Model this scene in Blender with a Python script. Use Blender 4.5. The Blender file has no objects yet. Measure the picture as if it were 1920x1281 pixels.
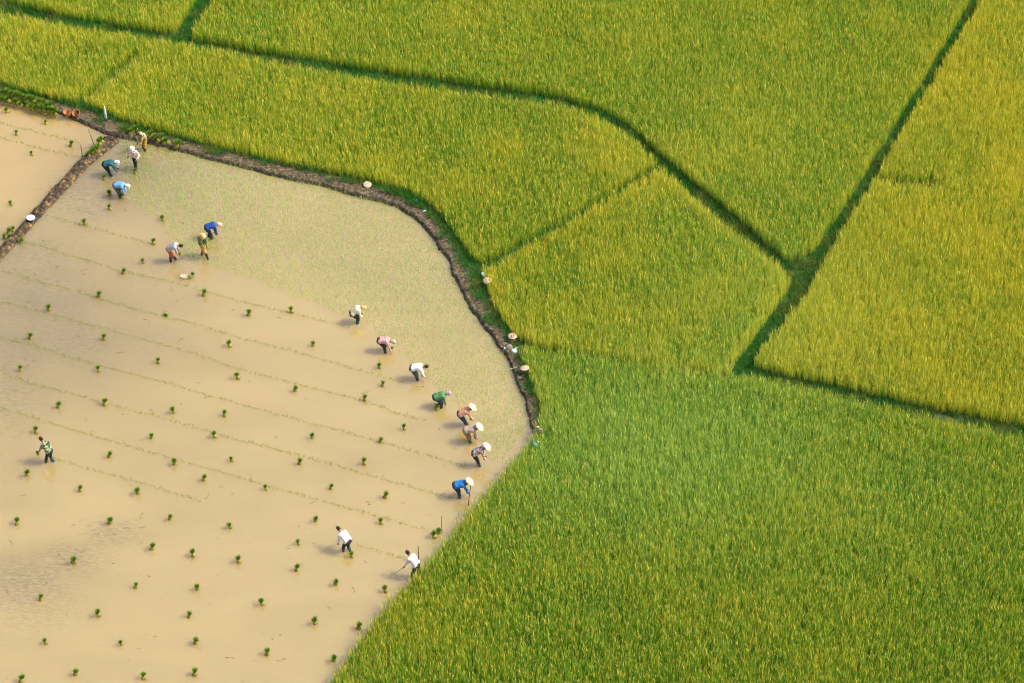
import bpy, bmesh, math, random
import numpy as np
from mathutils import Vector, Matrix, noise
random.seed(7); RNG = np.random.default_rng(11)
R = math.radians
SC = bpy.context.scene
COL = SC.collection

# ------------------------------------------------------------------ camera
PITCH, DIST, FPX = R(41.0), 115.0, 4600.0        # focal length in px of the 1920 px wide photo
cam_d = bpy.data.cameras.new('camera'); cam = bpy.data.objects.new('camera', cam_d); COL.objects.link(cam)
cam_d.sensor_width = 36.0; cam_d.lens = 36.0 * FPX / 1920.0
cam_d.clip_start = 1.0; cam_d.clip_end = 6000.0
CAM = Vector((0.0, -DIST * math.cos(PITCH), DIST * math.sin(PITCH)))
cam.location = CAM; cam.rotation_euler = (R(90) - PITCH, 0, 0)
SC.camera = cam

# ------------------------------------------------------------------ world, sun, exposure
SUN_EL, SUN_AZ = R(49), R(4)                     # azimuth counted from +X towards +Y
w = bpy.data.worlds.new('World'); SC.world = w; w.use_nodes = True
nt = w.node_tree; bg = nt.nodes['Background']
sky = nt.nodes.new('ShaderNodeTexSky'); sky.sky_type = 'NISHITA'; sky.sun_disc = False
sky.sun_elevation = SUN_EL; sky.sun_rotation = R(90) - SUN_AZ
sky.air_density = 1.0; sky.dust_density = 4.0; sky.ozone_density = 1.0
nt.links.new(sky.outputs[0], bg.inputs[0]); bg.inputs[1].default_value = 0.15
sd = bpy.data.lights.new('sun', 'SUN'); sd.energy = 3.1; sd.angle = R(5); sd.color = (1.0, 0.91, 0.76)
so = bpy.data.objects.new('sun', sd); COL.objects.link(so)
sdir = Vector((math.cos(SUN_EL) * math.cos(SUN_AZ), math.cos(SUN_EL) * math.sin(SUN_AZ), math.sin(SUN_EL)))
so.rotation_euler = sdir.to_track_quat('Z', 'Y').to_euler(); so.location = (60, 0, 60)
SC.view_settings.view_transform = 'Standard'; SC.view_settings.look = 'None'
SC.view_settings.gamma = 1.0; SC.view_settings.exposure = 0.65
SC.cycles.use_denoising = True; SC.cycles.denoiser = 'OPENIMAGEDENOISE'; SC.cycles.denoising_input_passes = 'RGB_ALBEDO_NORMAL'; SC.cycles.denoising_prefilter = 'ACCURATE'; SC.cycles.filter_width = 1.15; SC.cycles.sample_clamp_indirect = 4.0
SC.cycles.max_bounces = 8; SC.cycles.transparent_max_bounces = 8

# ------------------------------------------------------------------ photo pixel -> point in the place
FWD = Vector((0, math.cos(PITCH), -math.sin(PITCH))); UP = Vector((0, math.sin(PITCH), math.cos(PITCH))); RT = Vector((1, 0, 0))
def at(px, py, z=0.0):
    d = FWD * FPX + RT * (px - 960.0) - UP * (py - 640.5)
    t = (z - CAM.z) / d.z
    return CAM + d * t
WZ = 0.03                                          # water level
def proj(x, y, z=0.0):                             # the reverse, on numpy arrays
    dx, dy, dz = x - CAM.x, y - CAM.y, z - CAM.z
    f = dy * FWD.y + dz * FWD.z
    return 960.0 + FPX * dx / f, 640.5 - FPX * (dy * UP.y + dz * UP.z) / f

# ------------------------------------------------------------------ object helpers
def tag(o, label=None, cat=None, group=None, kind=None):
    if label: o['label'] = label
    if cat: o['category'] = cat
    if group: o['group'] = group
    if kind: o['kind'] = kind
    return o
def link_mesh(name, me, mat=None, parent=None, smooth=True):
    o = bpy.data.objects.new(name, me); COL.objects.link(o)
    if mat is not None and len(me.materials) == 0: me.materials.append(mat)
    if smooth and len(me.polygons): me.polygons.foreach_set('use_smooth', [True] * len(me.polygons))
    if parent is not None: o.parent = parent
    return o
def obj(name, bm, mat=None, parent=None, smooth=True):
    me = bpy.data.meshes.new(name); bm.to_mesh(me); bm.free()
    return link_mesh(name, me, mat, parent, smooth)
def thing(name, loc, rz=0.0, label=None, cat=None, group=None, scale=1.0, rot=None):
    o = bpy.data.objects.new(name, None); COL.objects.link(o); o.empty_display_size = 0.2
    o.location = loc; o.rotation_euler = rot if rot else (0, 0, rz); o.scale = (scale,) * 3
    return tag(o, label, cat, group)
def copy_thing(root, loc, rz=0.0, scale=1.0, label=None, rot=None, group=None):
    r = root.copy(); COL.objects.link(r); r.location = loc
    r.rotation_euler = rot if rot else (0, 0, rz); r.scale = (scale,) * 3
    if label: r['label'] = label
    if group: r['group'] = group
    for ch in list(root.children):
        c = ch.copy(); COL.objects.link(c); c.parent = r
    return r

# ------------------------------------------------------------------ materials
def lin(c):
    return tuple((v / 255.0 / 12.92 if v / 255.0 <= 0.04045 else ((v / 255.0 + 0.055) / 1.055) ** 2.4) for v in c) + (1.0,)
def newmat(name):
    m = bpy.data.materials.new(name); m.use_nodes = True
    return m, m.node_tree, m.node_tree.nodes['Principled BSDF']
def N(nt, kind, **kw):
    n = nt.nodes.new(kind)
    for k, v in kw.items(): setattr(n, k, v)
    return n
def ramp(nt, stops):
    n = nt.nodes.new('ShaderNodeValToRGB'); cr = n.color_ramp
    while len(cr.elements) < len(stops): cr.elements.new(0.5)
    for e, (p, c) in zip(cr.elements, stops): e.position = p; e.color = c
    return n
def noise_mat(name, c1, c2, scale=8.0, rough=0.85, bump=0.3, detail=6.0, coord='Object', wave=None):
    m, nt, b = newmat(name); L = nt.links
    tc = N(nt, 'ShaderNodeTexCoord'); n = N(nt, 'ShaderNodeTexNoise'); n.inputs['Scale'].default_value = scale; n.inputs['Detail'].default_value = detail
    L.new(tc.outputs[coord], n.inputs['Vector'])
    r = ramp(nt, [(0.35, lin(c1)), (0.65, lin(c2))]); L.new(n.outputs['Fac'], r.inputs[0]); L.new(r.outputs[0], b.inputs['Base Color'])
    b.inputs['Roughness'].default_value = rough
    bp = N(nt, 'ShaderNodeBump'); bp.inputs['Strength'].default_value = bump; bp.inputs['Distance'].default_value = 0.02
    L.new(n.outputs['Fac'], bp.inputs['Height']); L.new(bp.outputs[0], b.inputs['Normal'])
    return m

def leaf_mat(name, greens, yellows, trans=0.35, rough=0.55):
    """greens/yellows: pairs of colours; picked per blade ('blade') and per hill ('tint')"""
    m, nt, b = newmat(name); L = nt.links
    ab = N(nt, 'ShaderNodeAttribute', attribute_name='blade'); at_ = N(nt, 'ShaderNodeAttribute', attribute_name='tint', attribute_type='INSTANCER')
    g = N(nt, 'ShaderNodeMix', data_type='RGBA'); y = N(nt, 'ShaderNodeMix', data_type='RGBA'); f = N(nt, 'ShaderNodeMix', data_type='RGBA')
    g.inputs[6].default_value, g.inputs[7].default_value = lin(greens[0]), lin(greens[1])
    y.inputs[6].default_value, y.inputs[7].default_value = lin(yellows[0]), lin(yellows[1])
    L.new(ab.outputs['Fac'], g.inputs[0]); L.new(ab.outputs['Fac'], y.inputs[0])
    L.new(g.outputs[2], f.inputs[6]); L.new(y.outputs[2], f.inputs[7]); L.new(at_.outputs['Fac'], f.inputs[0])
    L.new(f.outputs[2], b.inputs['Base Color']); b.inputs['Roughness'].default_value = rough
    b.inputs['Specular IOR Level'].default_value = 0.25
    tr = N(nt, 'ShaderNodeBsdfTranslucent'); mx = N(nt, 'ShaderNodeMixShader'); mx.inputs[0].default_value = trans
    L.new(f.outputs[2], tr.inputs[0]); L.new(b.outputs[0], mx.inputs[1]); L.new(tr.outputs[0], mx.inputs[2])
    L.new(mx.outputs[0], nt.nodes['Material Output'].inputs[0])
    return m

# ------------------------------------------------------------------ blades and instanced crops
def blade_mesh(name, blades, mat):
    """blades: list of (base xyz, azimuth, lean, length, width, droop, value, segs)"""
    V, F, A = [], [], []
    for (bx, by, bz, az, lean, ln, wd, droop, val, segs) in blades:
        ca, sa = math.cos(az), math.sin(az); tw = random.uniform(-1.2, 1.2)
        wx, wy = math.cos(az + math.pi / 2 + tw), math.sin(az + math.pi / 2 + tw)
        x = y = 0.0; z = bz; hx = 0.0; ang = lean; n0 = len(V)
        for s in range(segs + 1):
            t = s / segs; ww = wd * (0.55 + 0.9 * t if t < 0.5 else 2.0 * (1.0 - t)) * 0.5
            if s == segs: ww = wd * 0.04
            V.append((bx + hx * ca - wx * ww, by + hx * sa - wy * ww, z)); V.append((bx + hx * ca + wx * ww, by + hx * sa + wy * ww, z))
            A += [val, val]
            hx += math.sin(ang) * ln / segs; z += math.cos(ang) * ln / segs; ang += droop / segs * (0.4 + 1.2 * t)
        for s in range(segs):
            a = n0 + 2 * s; F.append((a, a + 1, a + 3, a + 2))
    me = bpy.data.meshes.new(name); me.from_pydata(V, [], F); me.materials.append(mat)
    at_ = me.attributes.new('blade', 'FLOAT', 'POINT'); at_.data.foreach_set('value', np.array(A, dtype=np.float32))
    me.polygons.foreach_set('use_smooth', [True] * len(F))
    return me
def source_collection(name, meshes):
    c = bpy.data.collections.new(name)             # never linked to the scene: only the crop instances show
    for i, me in enumerate(meshes):
        c.objects.link(bpy.data.objects.new('%s_%02d' % (name, i), me))
    return c
def scatter(name, pts, rot, scl, tint, coll, ncoll, label, cat, group=None, pale=None):
    n = len(pts)
    me = bpy.data.meshes.new(name); me.vertices.add(n); me.vertices.foreach_set('co', np.asarray(pts, dtype=np.float32).ravel())
    def A(nm, ty, key, v):
        a = me.attributes.new(nm, ty, 'POINT'); a.data.foreach_set(key, v)
    A('rot', 'FLOAT_VECTOR', 'vector', np.asarray(rot, dtype=np.float32).ravel())
    A('scl', 'FLOAT_VECTOR', 'vector', np.asarray(scl, dtype=np.float32).ravel())
    A('tint', 'FLOAT', 'value', np.asarray(tint, dtype=np.float32))
    if pale is not None: A('pale', 'FLOAT', 'value', np.asarray(pale, dtype=np.float32))
    A('idx', 'INT', 'value', RNG.integers(0, ncoll, n).astype(np.int32))
    o = bpy.data.objects.new(name, me); COL.objects.link(o)
    ng = bpy.data.node_groups.new(name, 'GeometryNodeTree'); ng.interface.new_socket('Geometry', in_out='INPUT', socket_type='NodeSocketGeometry'); ng.interface.new_socket('Geometry', in_out='OUTPUT', socket_type='NodeSocketGeometry')
    gi = ng.nodes.new('NodeGroupInput'); go = ng.nodes.new('NodeGroupOutput'); ip = ng.nodes.new('GeometryNodeInstanceOnPoints')
    ci = ng.nodes.new('GeometryNodeCollectionInfo'); ci.inputs['Collection'].default_value = coll; ci.inputs['Separate Children'].default_value = True
    def NA(nm, ty):
        a = ng.nodes.new('GeometryNodeInputNamedAttribute'); a.data_type = ty; a.inputs['Name'].default_value = nm; return a.outputs[0]
    L = ng.links; L.new(gi.outputs[0], ip.inputs['Points']); L.new(ci.outputs[0], ip.inputs['Instance']); ip.inputs['Pick Instance'].default_value = True
    L.new(NA('idx', 'INT'), ip.inputs['Instance Index']); L.new(NA('scl', 'FLOAT_VECTOR'), ip.inputs['Scale'])
    e = ng.nodes.new('FunctionNodeEulerToRotation'); L.new(NA('rot', 'FLOAT_VECTOR'), e.inputs[0]); L.new(e.outputs[0], ip.inputs['Rotation'])
    L.new(ip.outputs[0], go.inputs[0])
    md = o.modifiers.new('crop', 'NODES'); md.node_group = ng
    return tag(o, label, cat, group, 'stuff')

def poly_world(pl, H):
    return [tuple(at(p[0], p[1], H if (len(p) > 2 and p[2] == 't') else 0.0)[:2]) for p in pl]
def inside(x, y, poly):
    c = np.zeros(x.shape, bool); n = len(poly)
    for i in range(n):
        x0, y0 = poly[i]; x1, y1 = poly[(i + 1) % n]
        if y0 == y1: continue
        k = ((y0 > y) != (y1 > y)) & (x < (x1 - x0) * (y - y0) / (y1 - y0) + x0); c ^= k
    return c
def dist_line(x, y, line):
    d = np.full(x.shape, 1e9)
    for (x0, y0), (x1, y1) in zip(line[:-1], line[1:]):
        vx, vy = x1 - x0, y1 - y0; t = np.clip(((x - x0) * vx + (y - y0) * vy) / (vx * vx + vy * vy + 1e-9), 0, 1)
        d = np.minimum(d, np.hypot(x - x0 - t * vx, y - y0 - t * vy))
    return d
def fnoise(x, y, s, seed=0):                        # smooth value noise on arrays, 0..1
    r = np.random.default_rng(seed).random((256, 256)); X, Y = x / s + 1000.3, y / s + 1000.7
    xi, yi = np.floor(X).astype(int), np.floor(Y).astype(int); fx, fy = X - xi, Y - yi
    fx = fx * fx * (3 - 2 * fx); fy = fy * fy * (3 - 2 * fy); g = lambda a, b: r[a % 256, b % 256]
    return (g(xi, yi) * (1 - fx) + g(xi + 1, yi) * fx) * (1 - fy) + (g(xi, yi + 1) * (1 - fx) + g(xi + 1, yi + 1) * fx) * fy
def grid_pts(poly, sp, jit, ang=0.0, rowf=1.0):
    P = np.array(poly); x0, y0 = P.min(0) - 1; x1, y1 = P.max(0) + 1
    cx, cy = (x0 + x1) / 2, (y0 + y1) / 2; rr = math.hypot(x1 - x0, y1 - y0) / 2
    a = np.arange(-rr, rr, sp); X, Y = np.meshgrid(a, np.arange(-rr, rr, sp * rowf)); X = X.ravel() + RNG.uniform(-jit, jit, X.size) * sp; Y = Y.ravel() + RNG.uniform(-jit, jit, Y.size) * sp
    x = cx + X * math.cos(ang) - Y * math.sin(ang); y = cy + X * math.sin(ang) + Y * math.cos(ang)
    k = inside(x, y, poly); return x[k], y[k]

# ------------------------------------------------------------------ outlines (photo pixels; t = canopy edge, b = foot of the plants)
HR = 0.82                                          # height of the standing rice
FIELD_A = [(-320,-320,'b'),(-320,-59,'b'),(-100,-13,'b'),(0,8,'b'),(130,38,'b'),(250,59,'b'),(328,69,'b'),(372,4,'b'),(420,-66,'b'),(590,-320,'b')]
FIELD_B = [(395,-2,'t'),(352,60,'t'),(352,79,'b'),(450,97,'b'),(560,116,'b'),(700,138,'b'),(800,153,'b'),(900,168,'b'),(1000,180,'b'),(1060,190,'b'),(1130,215,'b'),(1190,250,'b'),(1240,297,'b'),(1300,345,'b'),(1360,395,'b'),(1420,449,'b'),(1474,495,'b'),(1505,492,'b'),(1530,470,'b'),(1580,396,'b'),(1625,326,'b'),(1690,220,'b'),(1760,108,'b'),(1823,0,'b'),(1895,-120,'b'),(2010,-320,'b'),(610,-320,'b')]
FIELD_C = [(-320,-40,'t'),(-100,-5,'t'),(0,15,'t'),(130,42,'t'),(250,59,'t'),(340,73,'t'),(450,97,'t'),(560,117,'t'),(700,142,'t'),(800,157,'t'),(900,170,'t'),(1000,182,'t'),(1060,192,'t'),(1120,212,'t'),(1180,247,'t'),(1232,293,'t'),
           (1232,317,'b'),(1168,355,'b'),(1050,427,'b'),(915,497,'b'),(895,500,'b'),(878,485,'b'),(850,440,'b'),(820,402,'b'),(770,372,'b'),(690,346,'b'),(600,327,'b'),(520,312,'b'),(440,292,'b'),(370,276,'b'),(300,254,'b'),(240,238,'b'),(200,220,'b'),(160,206,'b'),(110,196,'b'),(50,180,'b'),(0,164,'b'),(-100,140,'b'),(-320,90,'b')]
FIELD_D = [(1236,308,'t'),(1170,346,'t'),(1050,420,'t'),(918,492,'t'),(905,512,'b'),(912,548,'b'),(930,590,'b'),(952,622,'b'),(965,642,'b'),(1000,657,'b'),(1100,673,'b'),(1250,698,'b'),(1366,714,'b'),(1376,692,'b'),(1412,640,'b'),(1452,585,'b'),(1478,548,'b'),(1482,513,'t'),(1468,496,'t'),(1420,457,'t'),(1360,412,'t'),(1300,360,'t'),(1250,314,'t')]
FIELD_E = [(2023,-320,'t'),(1908,-120,'t'),(1836,0,'t'),(1771,108,'t'),(1703,218,'t'),(1641,326,'t'),(1595,400,'t'),(1545,482,'t'),(1515,540,'t'),(1483,580,'t'),(1443,626,'t'),(1409,672,'t'),(1420,694,'b'),(1480,712,'b'),(1560,726,'b'),(1700,760,'b'),(1920,804,'b'),(2260,870,'b'),(2260,-320,'b')]
FIELD_F = [(968,641,'t'),(1100,655,'t'),(1250,680,'t'),(1370,696,'t'),(1420,697,'t'),(1560,731,'t'),(1700,765,'t'),(1920,811,'t'),(2260,875,'t'),(2260,1480,'b'),(430,1500,'t'),(610,1283,'t'),(650,1219,'t'),(700,1154,'t'),(750,1096,'t'),(812,1030,'t'),(860,972,'t'),(905,917,'t'),(950,866,'t'),(985,826,'t'),(1006,797,'t'),(1018,780,'b'),(1004,745,'b'),(986,702,'b'),(974,668,'b')]
WATER_MAIN = [(-320,800),(-150,640),(0,472),(60,424),(110,368),(160,308),(195,264),(235,256),(330,276),(400,296),(440,304),(520,326),(600,342),(690,368),(742,380),(796,416),(838,474),(864,532),(894,586),(920,618),(955,662),(975,708),(996,758),(1005,800),(1015,860),(960,930),(900,1000),(850,1060),(790,1130),(720,1215),(650,1300),(500,1500),(-320,1500)]
WATER_LEFT = [(-320,120),(-100,160),(0,186),(50,196),(110,211),(165,232),(205,252),(200,270),(170,300),(125,350),(85,392),(45,436),(10,472),(-150,650),(-320,810)]
PLANTED = [(225,262),(330,284),(440,312),(520,334),(600,350),(690,376),(740,388),(790,425),(830,480),(855,537),(885,592),(910,625),(945,668),(963,712),(984,762),(990,795),(975,822),(935,868),(920,868),(905,830),(895,790),(850,755),(800,712),(755,668),(700,618),(640,590),(560,562),(470,520),(380,500),(330,475),(300,415),(225,375),(232,330)]
MASKS = {k: poly_world(v, HR) for k, v in dict(A=FIELD_A, B=FIELD_B, C=FIELD_C, D=FIELD_D, E=FIELD_E, F=FIELD_F).items()}
W_MAIN = poly_world(WATER_MAIN, 0); W_LEFT = poly_world(WATER_LEFT, 0); W_PLANT = poly_world(PLANTED, 0)

# ------------------------------------------------------------------ the ground and the water
m_ground, nt, b = newmat('wet field soil under the crops'); L = nt.links
tc = N(nt, 'ShaderNodeTexCoord'); n1 = N(nt, 'ShaderNodeTexNoise'); n1.inputs['Scale'].default_value = 3.0; n1.inputs['Detail'].default_value = 8
L.new(tc.outputs['Object'], n1.inputs['Vector'])
r_ = ramp(nt, [(0.35, lin((48, 66, 28))), (0.6, lin((66, 88, 34))), (0.72, lin((70, 64, 40)))]); L.new(n1.outputs['Fac'], r_.inputs[0]); L.new(r_.outputs[0], b.inputs['Base Color']); b.inputs['Roughness'].default_value = 0.95
bm = bmesh.new()
for x, y in ((-1500, -600), (1500, -600), (1500, 3000), (-1500, 3000)): bm.verts.new((x, y, 0))
bm.faces.new(bm.verts); g_ = obj('ground', bm, m_ground, smooth=False); tag(g_, 'soil and short growth under and between the rice fields', 'ground', None, 'structure')

def water_mat(name, mud_a, mud_b, silt):
    m, nt, b = newmat(name); L = nt.links
    tc = N(nt, 'ShaderNodeTexCoord'); at_ = N(nt, 'ShaderNodeAttribute', attribute_name='silt')
    mp = N(nt, 'ShaderNodeMapping'); mp.inputs['Scale'].default_value = (0.5, 1.3, 1.0); mp.inputs['Rotation'].default_value = (0, 0, R(12)); L.new(tc.outputs['Object'], mp.inputs[0])
    n1 = N(nt, 'ShaderNodeTexNoise'); n1.inputs['Scale'].default_value = 0.16; n1.inputs['Detail'].default_value = 5; n1.inputs['Distortion'].default_value = 1.2; L.new(mp.outputs[0], n1.inputs['Vector'])
    r1 = ramp(nt, [(0.35, lin(mud_a)), (0.65, lin(mud_b))]); L.new(n1.outputs['Fac'], r1.inputs[0])
    # rough silt and old stubble showing through where the water is shallow
    n2 = N(nt, 'ShaderNodeTexNoise'); n2.inputs['Scale'].default_value = 7.0; n2.inputs['Detail'].default_value = 9; n2.inputs['Roughness'].default_value = 0.75; L.new(mp.outputs[0], n2.inputs['Vector'])
    r2 = ramp(nt, [(0.42, (0, 0, 0, 1)), (0.66, (.85, .85, .85, 1))]); L.new(n2.outputs['Fac'], r2.inputs[0])
    mu = N(nt, 'ShaderNodeMath', operation='MULTIPLY'); L.new(r2.outputs[0], mu.inputs[0]); L.new(at_.outputs['Fac'], mu.inputs[1])
    mx = N(nt, 'ShaderNodeMix', data_type='RGBA'); L.new(mu.outputs[0], mx.inputs[0]); L.new(r1.outputs[0], mx.inputs[6]); mx.inputs[7].default_value = lin(silt)
    # specks of mud and straw
    n3 = N(nt, 'ShaderNodeTexNoise'); n3.inputs['Scale'].default_value = 9.0; n3.inputs['Detail'].default_value = 2; L.new(mp.outputs[0], n3.inputs['Vector'])
    r3 = ramp(nt, [(0.70, (0, 0, 0, 1)), (0.76, (1, 1, 1, 1))]); L.new(n3.outputs['Fac'], r3.inputs[0])
    mu3 = N(nt, 'ShaderNodeMath', operation='MULTIPLY'); L.new(r3.outputs[0], mu3.inputs[0]); mu3.inputs[1].default_value = 0.45
    mx3 = N(nt, 'ShaderNodeMix', data_type='RGBA'); L.new(mu3.outputs[0], mx3.inputs[0]); L.new(mx.outputs[2], mx3.inputs[6]); mx3.inputs[7].default_value = lin((96, 84, 60))
    ad = N(nt, 'ShaderNodeAttribute', attribute_name='dark_mix'); mx4 = N(nt, 'ShaderNodeMix', data_type='RGBA'); L.new(ad.outputs['Fac'], mx4.inputs[0]); L.new(mx3.outputs[2], mx4.inputs[6]); mx4.inputs[7].default_value = lin((128, 112, 76))
    L.new(mx4.outputs[2], b.inputs['Base Color'])
    b.inputs['Roughness'].default_value = 0.06; b.inputs['IOR'].default_value = 2.1; b.inputs['Specular IOR Level'].default_value = 0.5
    b.subsurface_method = 'BURLEY'; b.inputs['Subsurface Weight'].default_value = 0.95; b.inputs['Subsurface Radius'].default_value = (1.0, 0.8, 0.6); b.inputs['Subsurface Scale'].default_value = 1.0
    n4 = N(nt, 'ShaderNodeTexNoise'); n4.inputs['Scale'].default_value = 3.0; n4.inputs['Detail'].default_value = 3; L.new(mp.outputs[0], n4.inputs['Vector'])
    bp = N(nt, 'ShaderNodeBump'); bp.inputs['Strength'].default_value = 0.35; bp.inputs['Distance'].default_value = 0.012; L.new(n4.outputs['Fac'], bp.inputs['Height'])
    bp2 = N(nt, 'ShaderNodeBump'); bp2.inputs['Distance'].default_value = 0.03; L.new(at_.outputs['Fac'], bp2.inputs['Strength']); L.new(n2.outputs['Fac'], bp2.inputs['Height']); L.new(bp.outputs[0], bp2.inputs['Normal'])
    L.new(bp2.outputs[0], b.inputs['Normal'])
    return m
SILT = [(60,560,120,75,1.),(130,630,90,55,.9),(20,650,80,75,.9),(230,300,90,50,1.),(160,370,80,55,.9),(60,480,90,45,.75),(40,1090,90,42,1.),(130,1050,60,30,.95),(205,1000,50,25,.8),(20,750,75,70,.7),(270,285,50,20,.7),(300,330,80,50,.5),(60,1140,90,50,.5),(300,500,120,50,.4),(250,620,160,60,.35)]
DARK_ZONES = [(60,590,260,190,.75),(230,330,130,80,.8),(60,1080,140,70,.35),(330,420,160,80,.3),(450,480,200,60,.2),(0,850,120,120,.3)]  # broad soft zones where the water mixes toward a darker brown
def water_sheet(name, pl, mat, label):
    x = np.array(pl)[:, 0]; y = np.array(pl)[:, 1]
    bm = bmesh.new(); vs = [bm.verts.new((a, c, WZ)) for a, c in pl]; bm.faces.new(vs)
    bmesh.ops.triangulate(bm, faces=bm.faces[:])
    for _ in range(5):
        long_e = [e for e in bm.edges if e.calc_length() > 0.9]
        if not long_e: break
        bmesh.ops.subdivide_edges(bm, edges=long_e, cuts=1)
        bmesh.ops.triangulate(bm, faces=bm.faces[:])
    for f in bm.faces:
        if f.normal.z < 0: f.normal_flip()
    o = obj(name, bm, mat, smooth=False); me = o.data
    co = np.zeros(len(me.vertices) * 3, dtype=np.float32); me.vertices.foreach_get('co', co); co = co.reshape(-1, 3)
    px, py = proj(co[:, 0], co[:, 1], co[:, 2]); s = np.zeros(len(co))
    for cx, cy, rx, ry, a in SILT: s = np.maximum(s, a * np.exp(-((px - cx) / rx) ** 2 - ((py - cy) / ry) ** 2))
    s = np.clip(s + 0.10 * (fnoise(co[:, 0], co[:, 1], 5.0, 3) - 0.3), 0, 1)
    at_ = me.attributes.new('silt', 'FLOAT', 'POINT'); at_.data.foreach_set('value', s.astype(np.float32))
    u = np.zeros(len(co))
    for cx, cy, rx, ry, a in DARK_ZONES: u = np.maximum(u, a * np.exp(-((px - cx) / rx) ** 2 - ((py - cy) / ry) ** 2))
    u = np.clip(u * (0.85 + 0.3 * fnoise(co[:, 0], co[:, 1], 1.2, 5)), 0, 1)
    at_ = me.attributes.new('dark_mix', 'FLOAT', 'POINT'); at_.data.foreach_set('value', u.astype(np.float32))
    return tag(o, label, 'water', None, 'structure')
m_water = water_mat('muddy paddy water', (156, 137, 89), (165, 145, 95), (76, 74, 58))
m_water2 = water_mat('muddy paddy water, upper paddy', (164, 140, 88), (172, 148, 94), (92, 82, 58))
water_sheet('water', W_MAIN, m_water, 'shallow muddy brown water of the large paddy where people work')
water_sheet('water', W_LEFT, m_water2, 'muddy brown water of the small paddy in the upper left corner')

# ------------------------------------------------------------------ mud bunds
def strip_mesh(name, left, right, prof, mat, label, step=0.05, nx=26, amp=0.03, zb=0.0, seed=0):
    """a raised strip between two polylines (world xy); prof(u)->height"""
    def resample(pl, n):
        P = np.array(pl); d = np.r_[0, np.cumsum(np.hypot(*np.diff(P, axis=0).T))]; t = np.linspace(0, d[-1], n)
        return np.c_[np.interp(t, d, P[:, 0]), np.interp(t, d, P[:, 1])]
    Ln = sum(math.dist(a, b_) for a, b_ in zip(left[:-1], left[1:])); n = int(Ln / step)
    A_, B_ = resample(left, n), resample(right, n); k = 15
    for M in (A_, B_):
        for c in (0, 1): M[:, c] = np.convolve(np.pad(M[:, c], k, mode='edge'), np.ones(2 * k + 1) / (2 * k + 1), 'valid')
    V, F = [], []
    for i in range(n):
        for j in range(nx):
            u = j / (nx - 1); p = A_[i] * (1 - u) + B_[i] * u; q = Vector((p[0], p[1], seed))
            h = prof(u); e = min(1.0, h / 0.08)
            nz = noise.noise(q * 2.2) * 0.9 + noise.noise(q * 7) * 0.8 + noise.noise(q * 17) * 0.6
            wob = 0.10 * noise.noise(q * 1.1) + 0.05 * noise.noise(q * 4)
            V.append((p[0] + wob, p[1] + wob * 0.6, zb + h + amp * nz * e))
    for i in range(n - 1):
        for j in range(nx - 1):
            a = i * nx + j; F.append((a, a + nx, a + nx + 1, a + 1))
    me = bpy.data.meshes.new(name); me.from_pydata(V, [], F)
    bm = bmesh.new(); bm.from_mesh(me); bmesh.ops.recalc_face_normals(bm, faces=bm.faces[:])
    if sum(f.normal.z for f in bm.faces) < 0: bmesh.ops.reverse_faces(bm, faces=bm.faces[:])
    bm.to_mesh(me); bm.free()
    o = link_mesh(name, me, mat); return tag(o, label, 'earth bank', None, 'structure')
def mud_mat(name, dark, mid, light, sc=5.0):
    m, nt, b = newmat(name); L = nt.links
    tc = N(nt, 'ShaderNodeTexCoord')
    n1 = N(nt, 'ShaderNodeTexNoise'); n1.inputs['Scale'].default_value = sc; n1.inputs['Detail'].default_value = 10; n1.inputs['Roughness'].default_value = 0.7; L.new(tc.outputs['Object'], n1.inputs['Vector'])
    v = N(nt, 'ShaderNodeTexVoronoi'); v.inputs['Scale'].default_value = sc * 1.6; L.new(tc.outputs['Object'], v.inputs['Vector'])
    a = N(nt, 'ShaderNodeMath', operation='MULTIPLY_ADD'); L.new(v.outputs['Distance'], a.inputs[0]); a.inputs[1].default_value = -0.3; L.new(n1.outputs['Fac'], a.inputs[2])
    r = ramp(nt, [(0.22, lin(dark)), (0.40, lin(mid)), (0.58, lin(light))]); L.new(a.outputs[0], r.inputs[0]); L.new(r.outputs[0], b.inputs['Base Color']); b.inputs['Roughness'].default_value = 0.8
    bp = N(nt, 'ShaderNodeBump'); bp.inputs['Strength'].default_value = 0.9; bp.inputs['Distance'].default_value = 0.06; L.new(a.outputs[0], bp.inputs['Height']); L.new(bp.outputs[0], b.inputs['Normal'])
    return m
m_mud = mud_mat('trodden bund mud', (50, 44, 32), (92, 80, 56), (142, 122, 88))
m_clod = mud_mat('dug mud clods', (34, 26, 16), (86, 66, 38), (166, 134, 84), 3.2)
BW = [(-320,110),(-100,160),(0,190),(50,200),(110,215),(165,237),(205,258),(250,265),(330,284),(400,303),(440,312),(520,334),(600,350),(690,376),(742,388),(792,424),(832,480),(858,537),(888,592),(912,622),(947,666),(965,711),(986,761),(992,796),(1000,820)]
BR = [(-320,70),(-100,125),(0,152),(50,168),(110,184),(170,200),(215,215),(255,230),(315,248),(390,270),(455,288),(530,306),(610,322),(700,342),(768,362),(825,398),(868,452),(900,505),(925,560),(948,596),(975,635),(990,680),(1012,735),(1030,775),(1035,790)]
wl = lambda pl, z=0.0: [tuple(at(a, c, z)[:2]) for a, c in pl]
def prof_bund(u):
    if u < 0.10: return -0.05 + 0.28 * (u / 0.10) ** 0.7
    if u < 0.55: return 0.23 - 0.04 * (u - 0.1)
    return max(0.21 - 0.28 * (u - 0.55), 0.06)
strip_mesh('mud_path', wl(BW, WZ), wl(BR), prof_bund, m_mud, 'curving brown mud path between the flooded paddy and the tall rice', nx=30, amp=0.035)
DL = [(-320,790),(-150,605),(0,462),(33,428),(76,380),(109,343),(150,300),(178,272),(198,254)]
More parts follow.
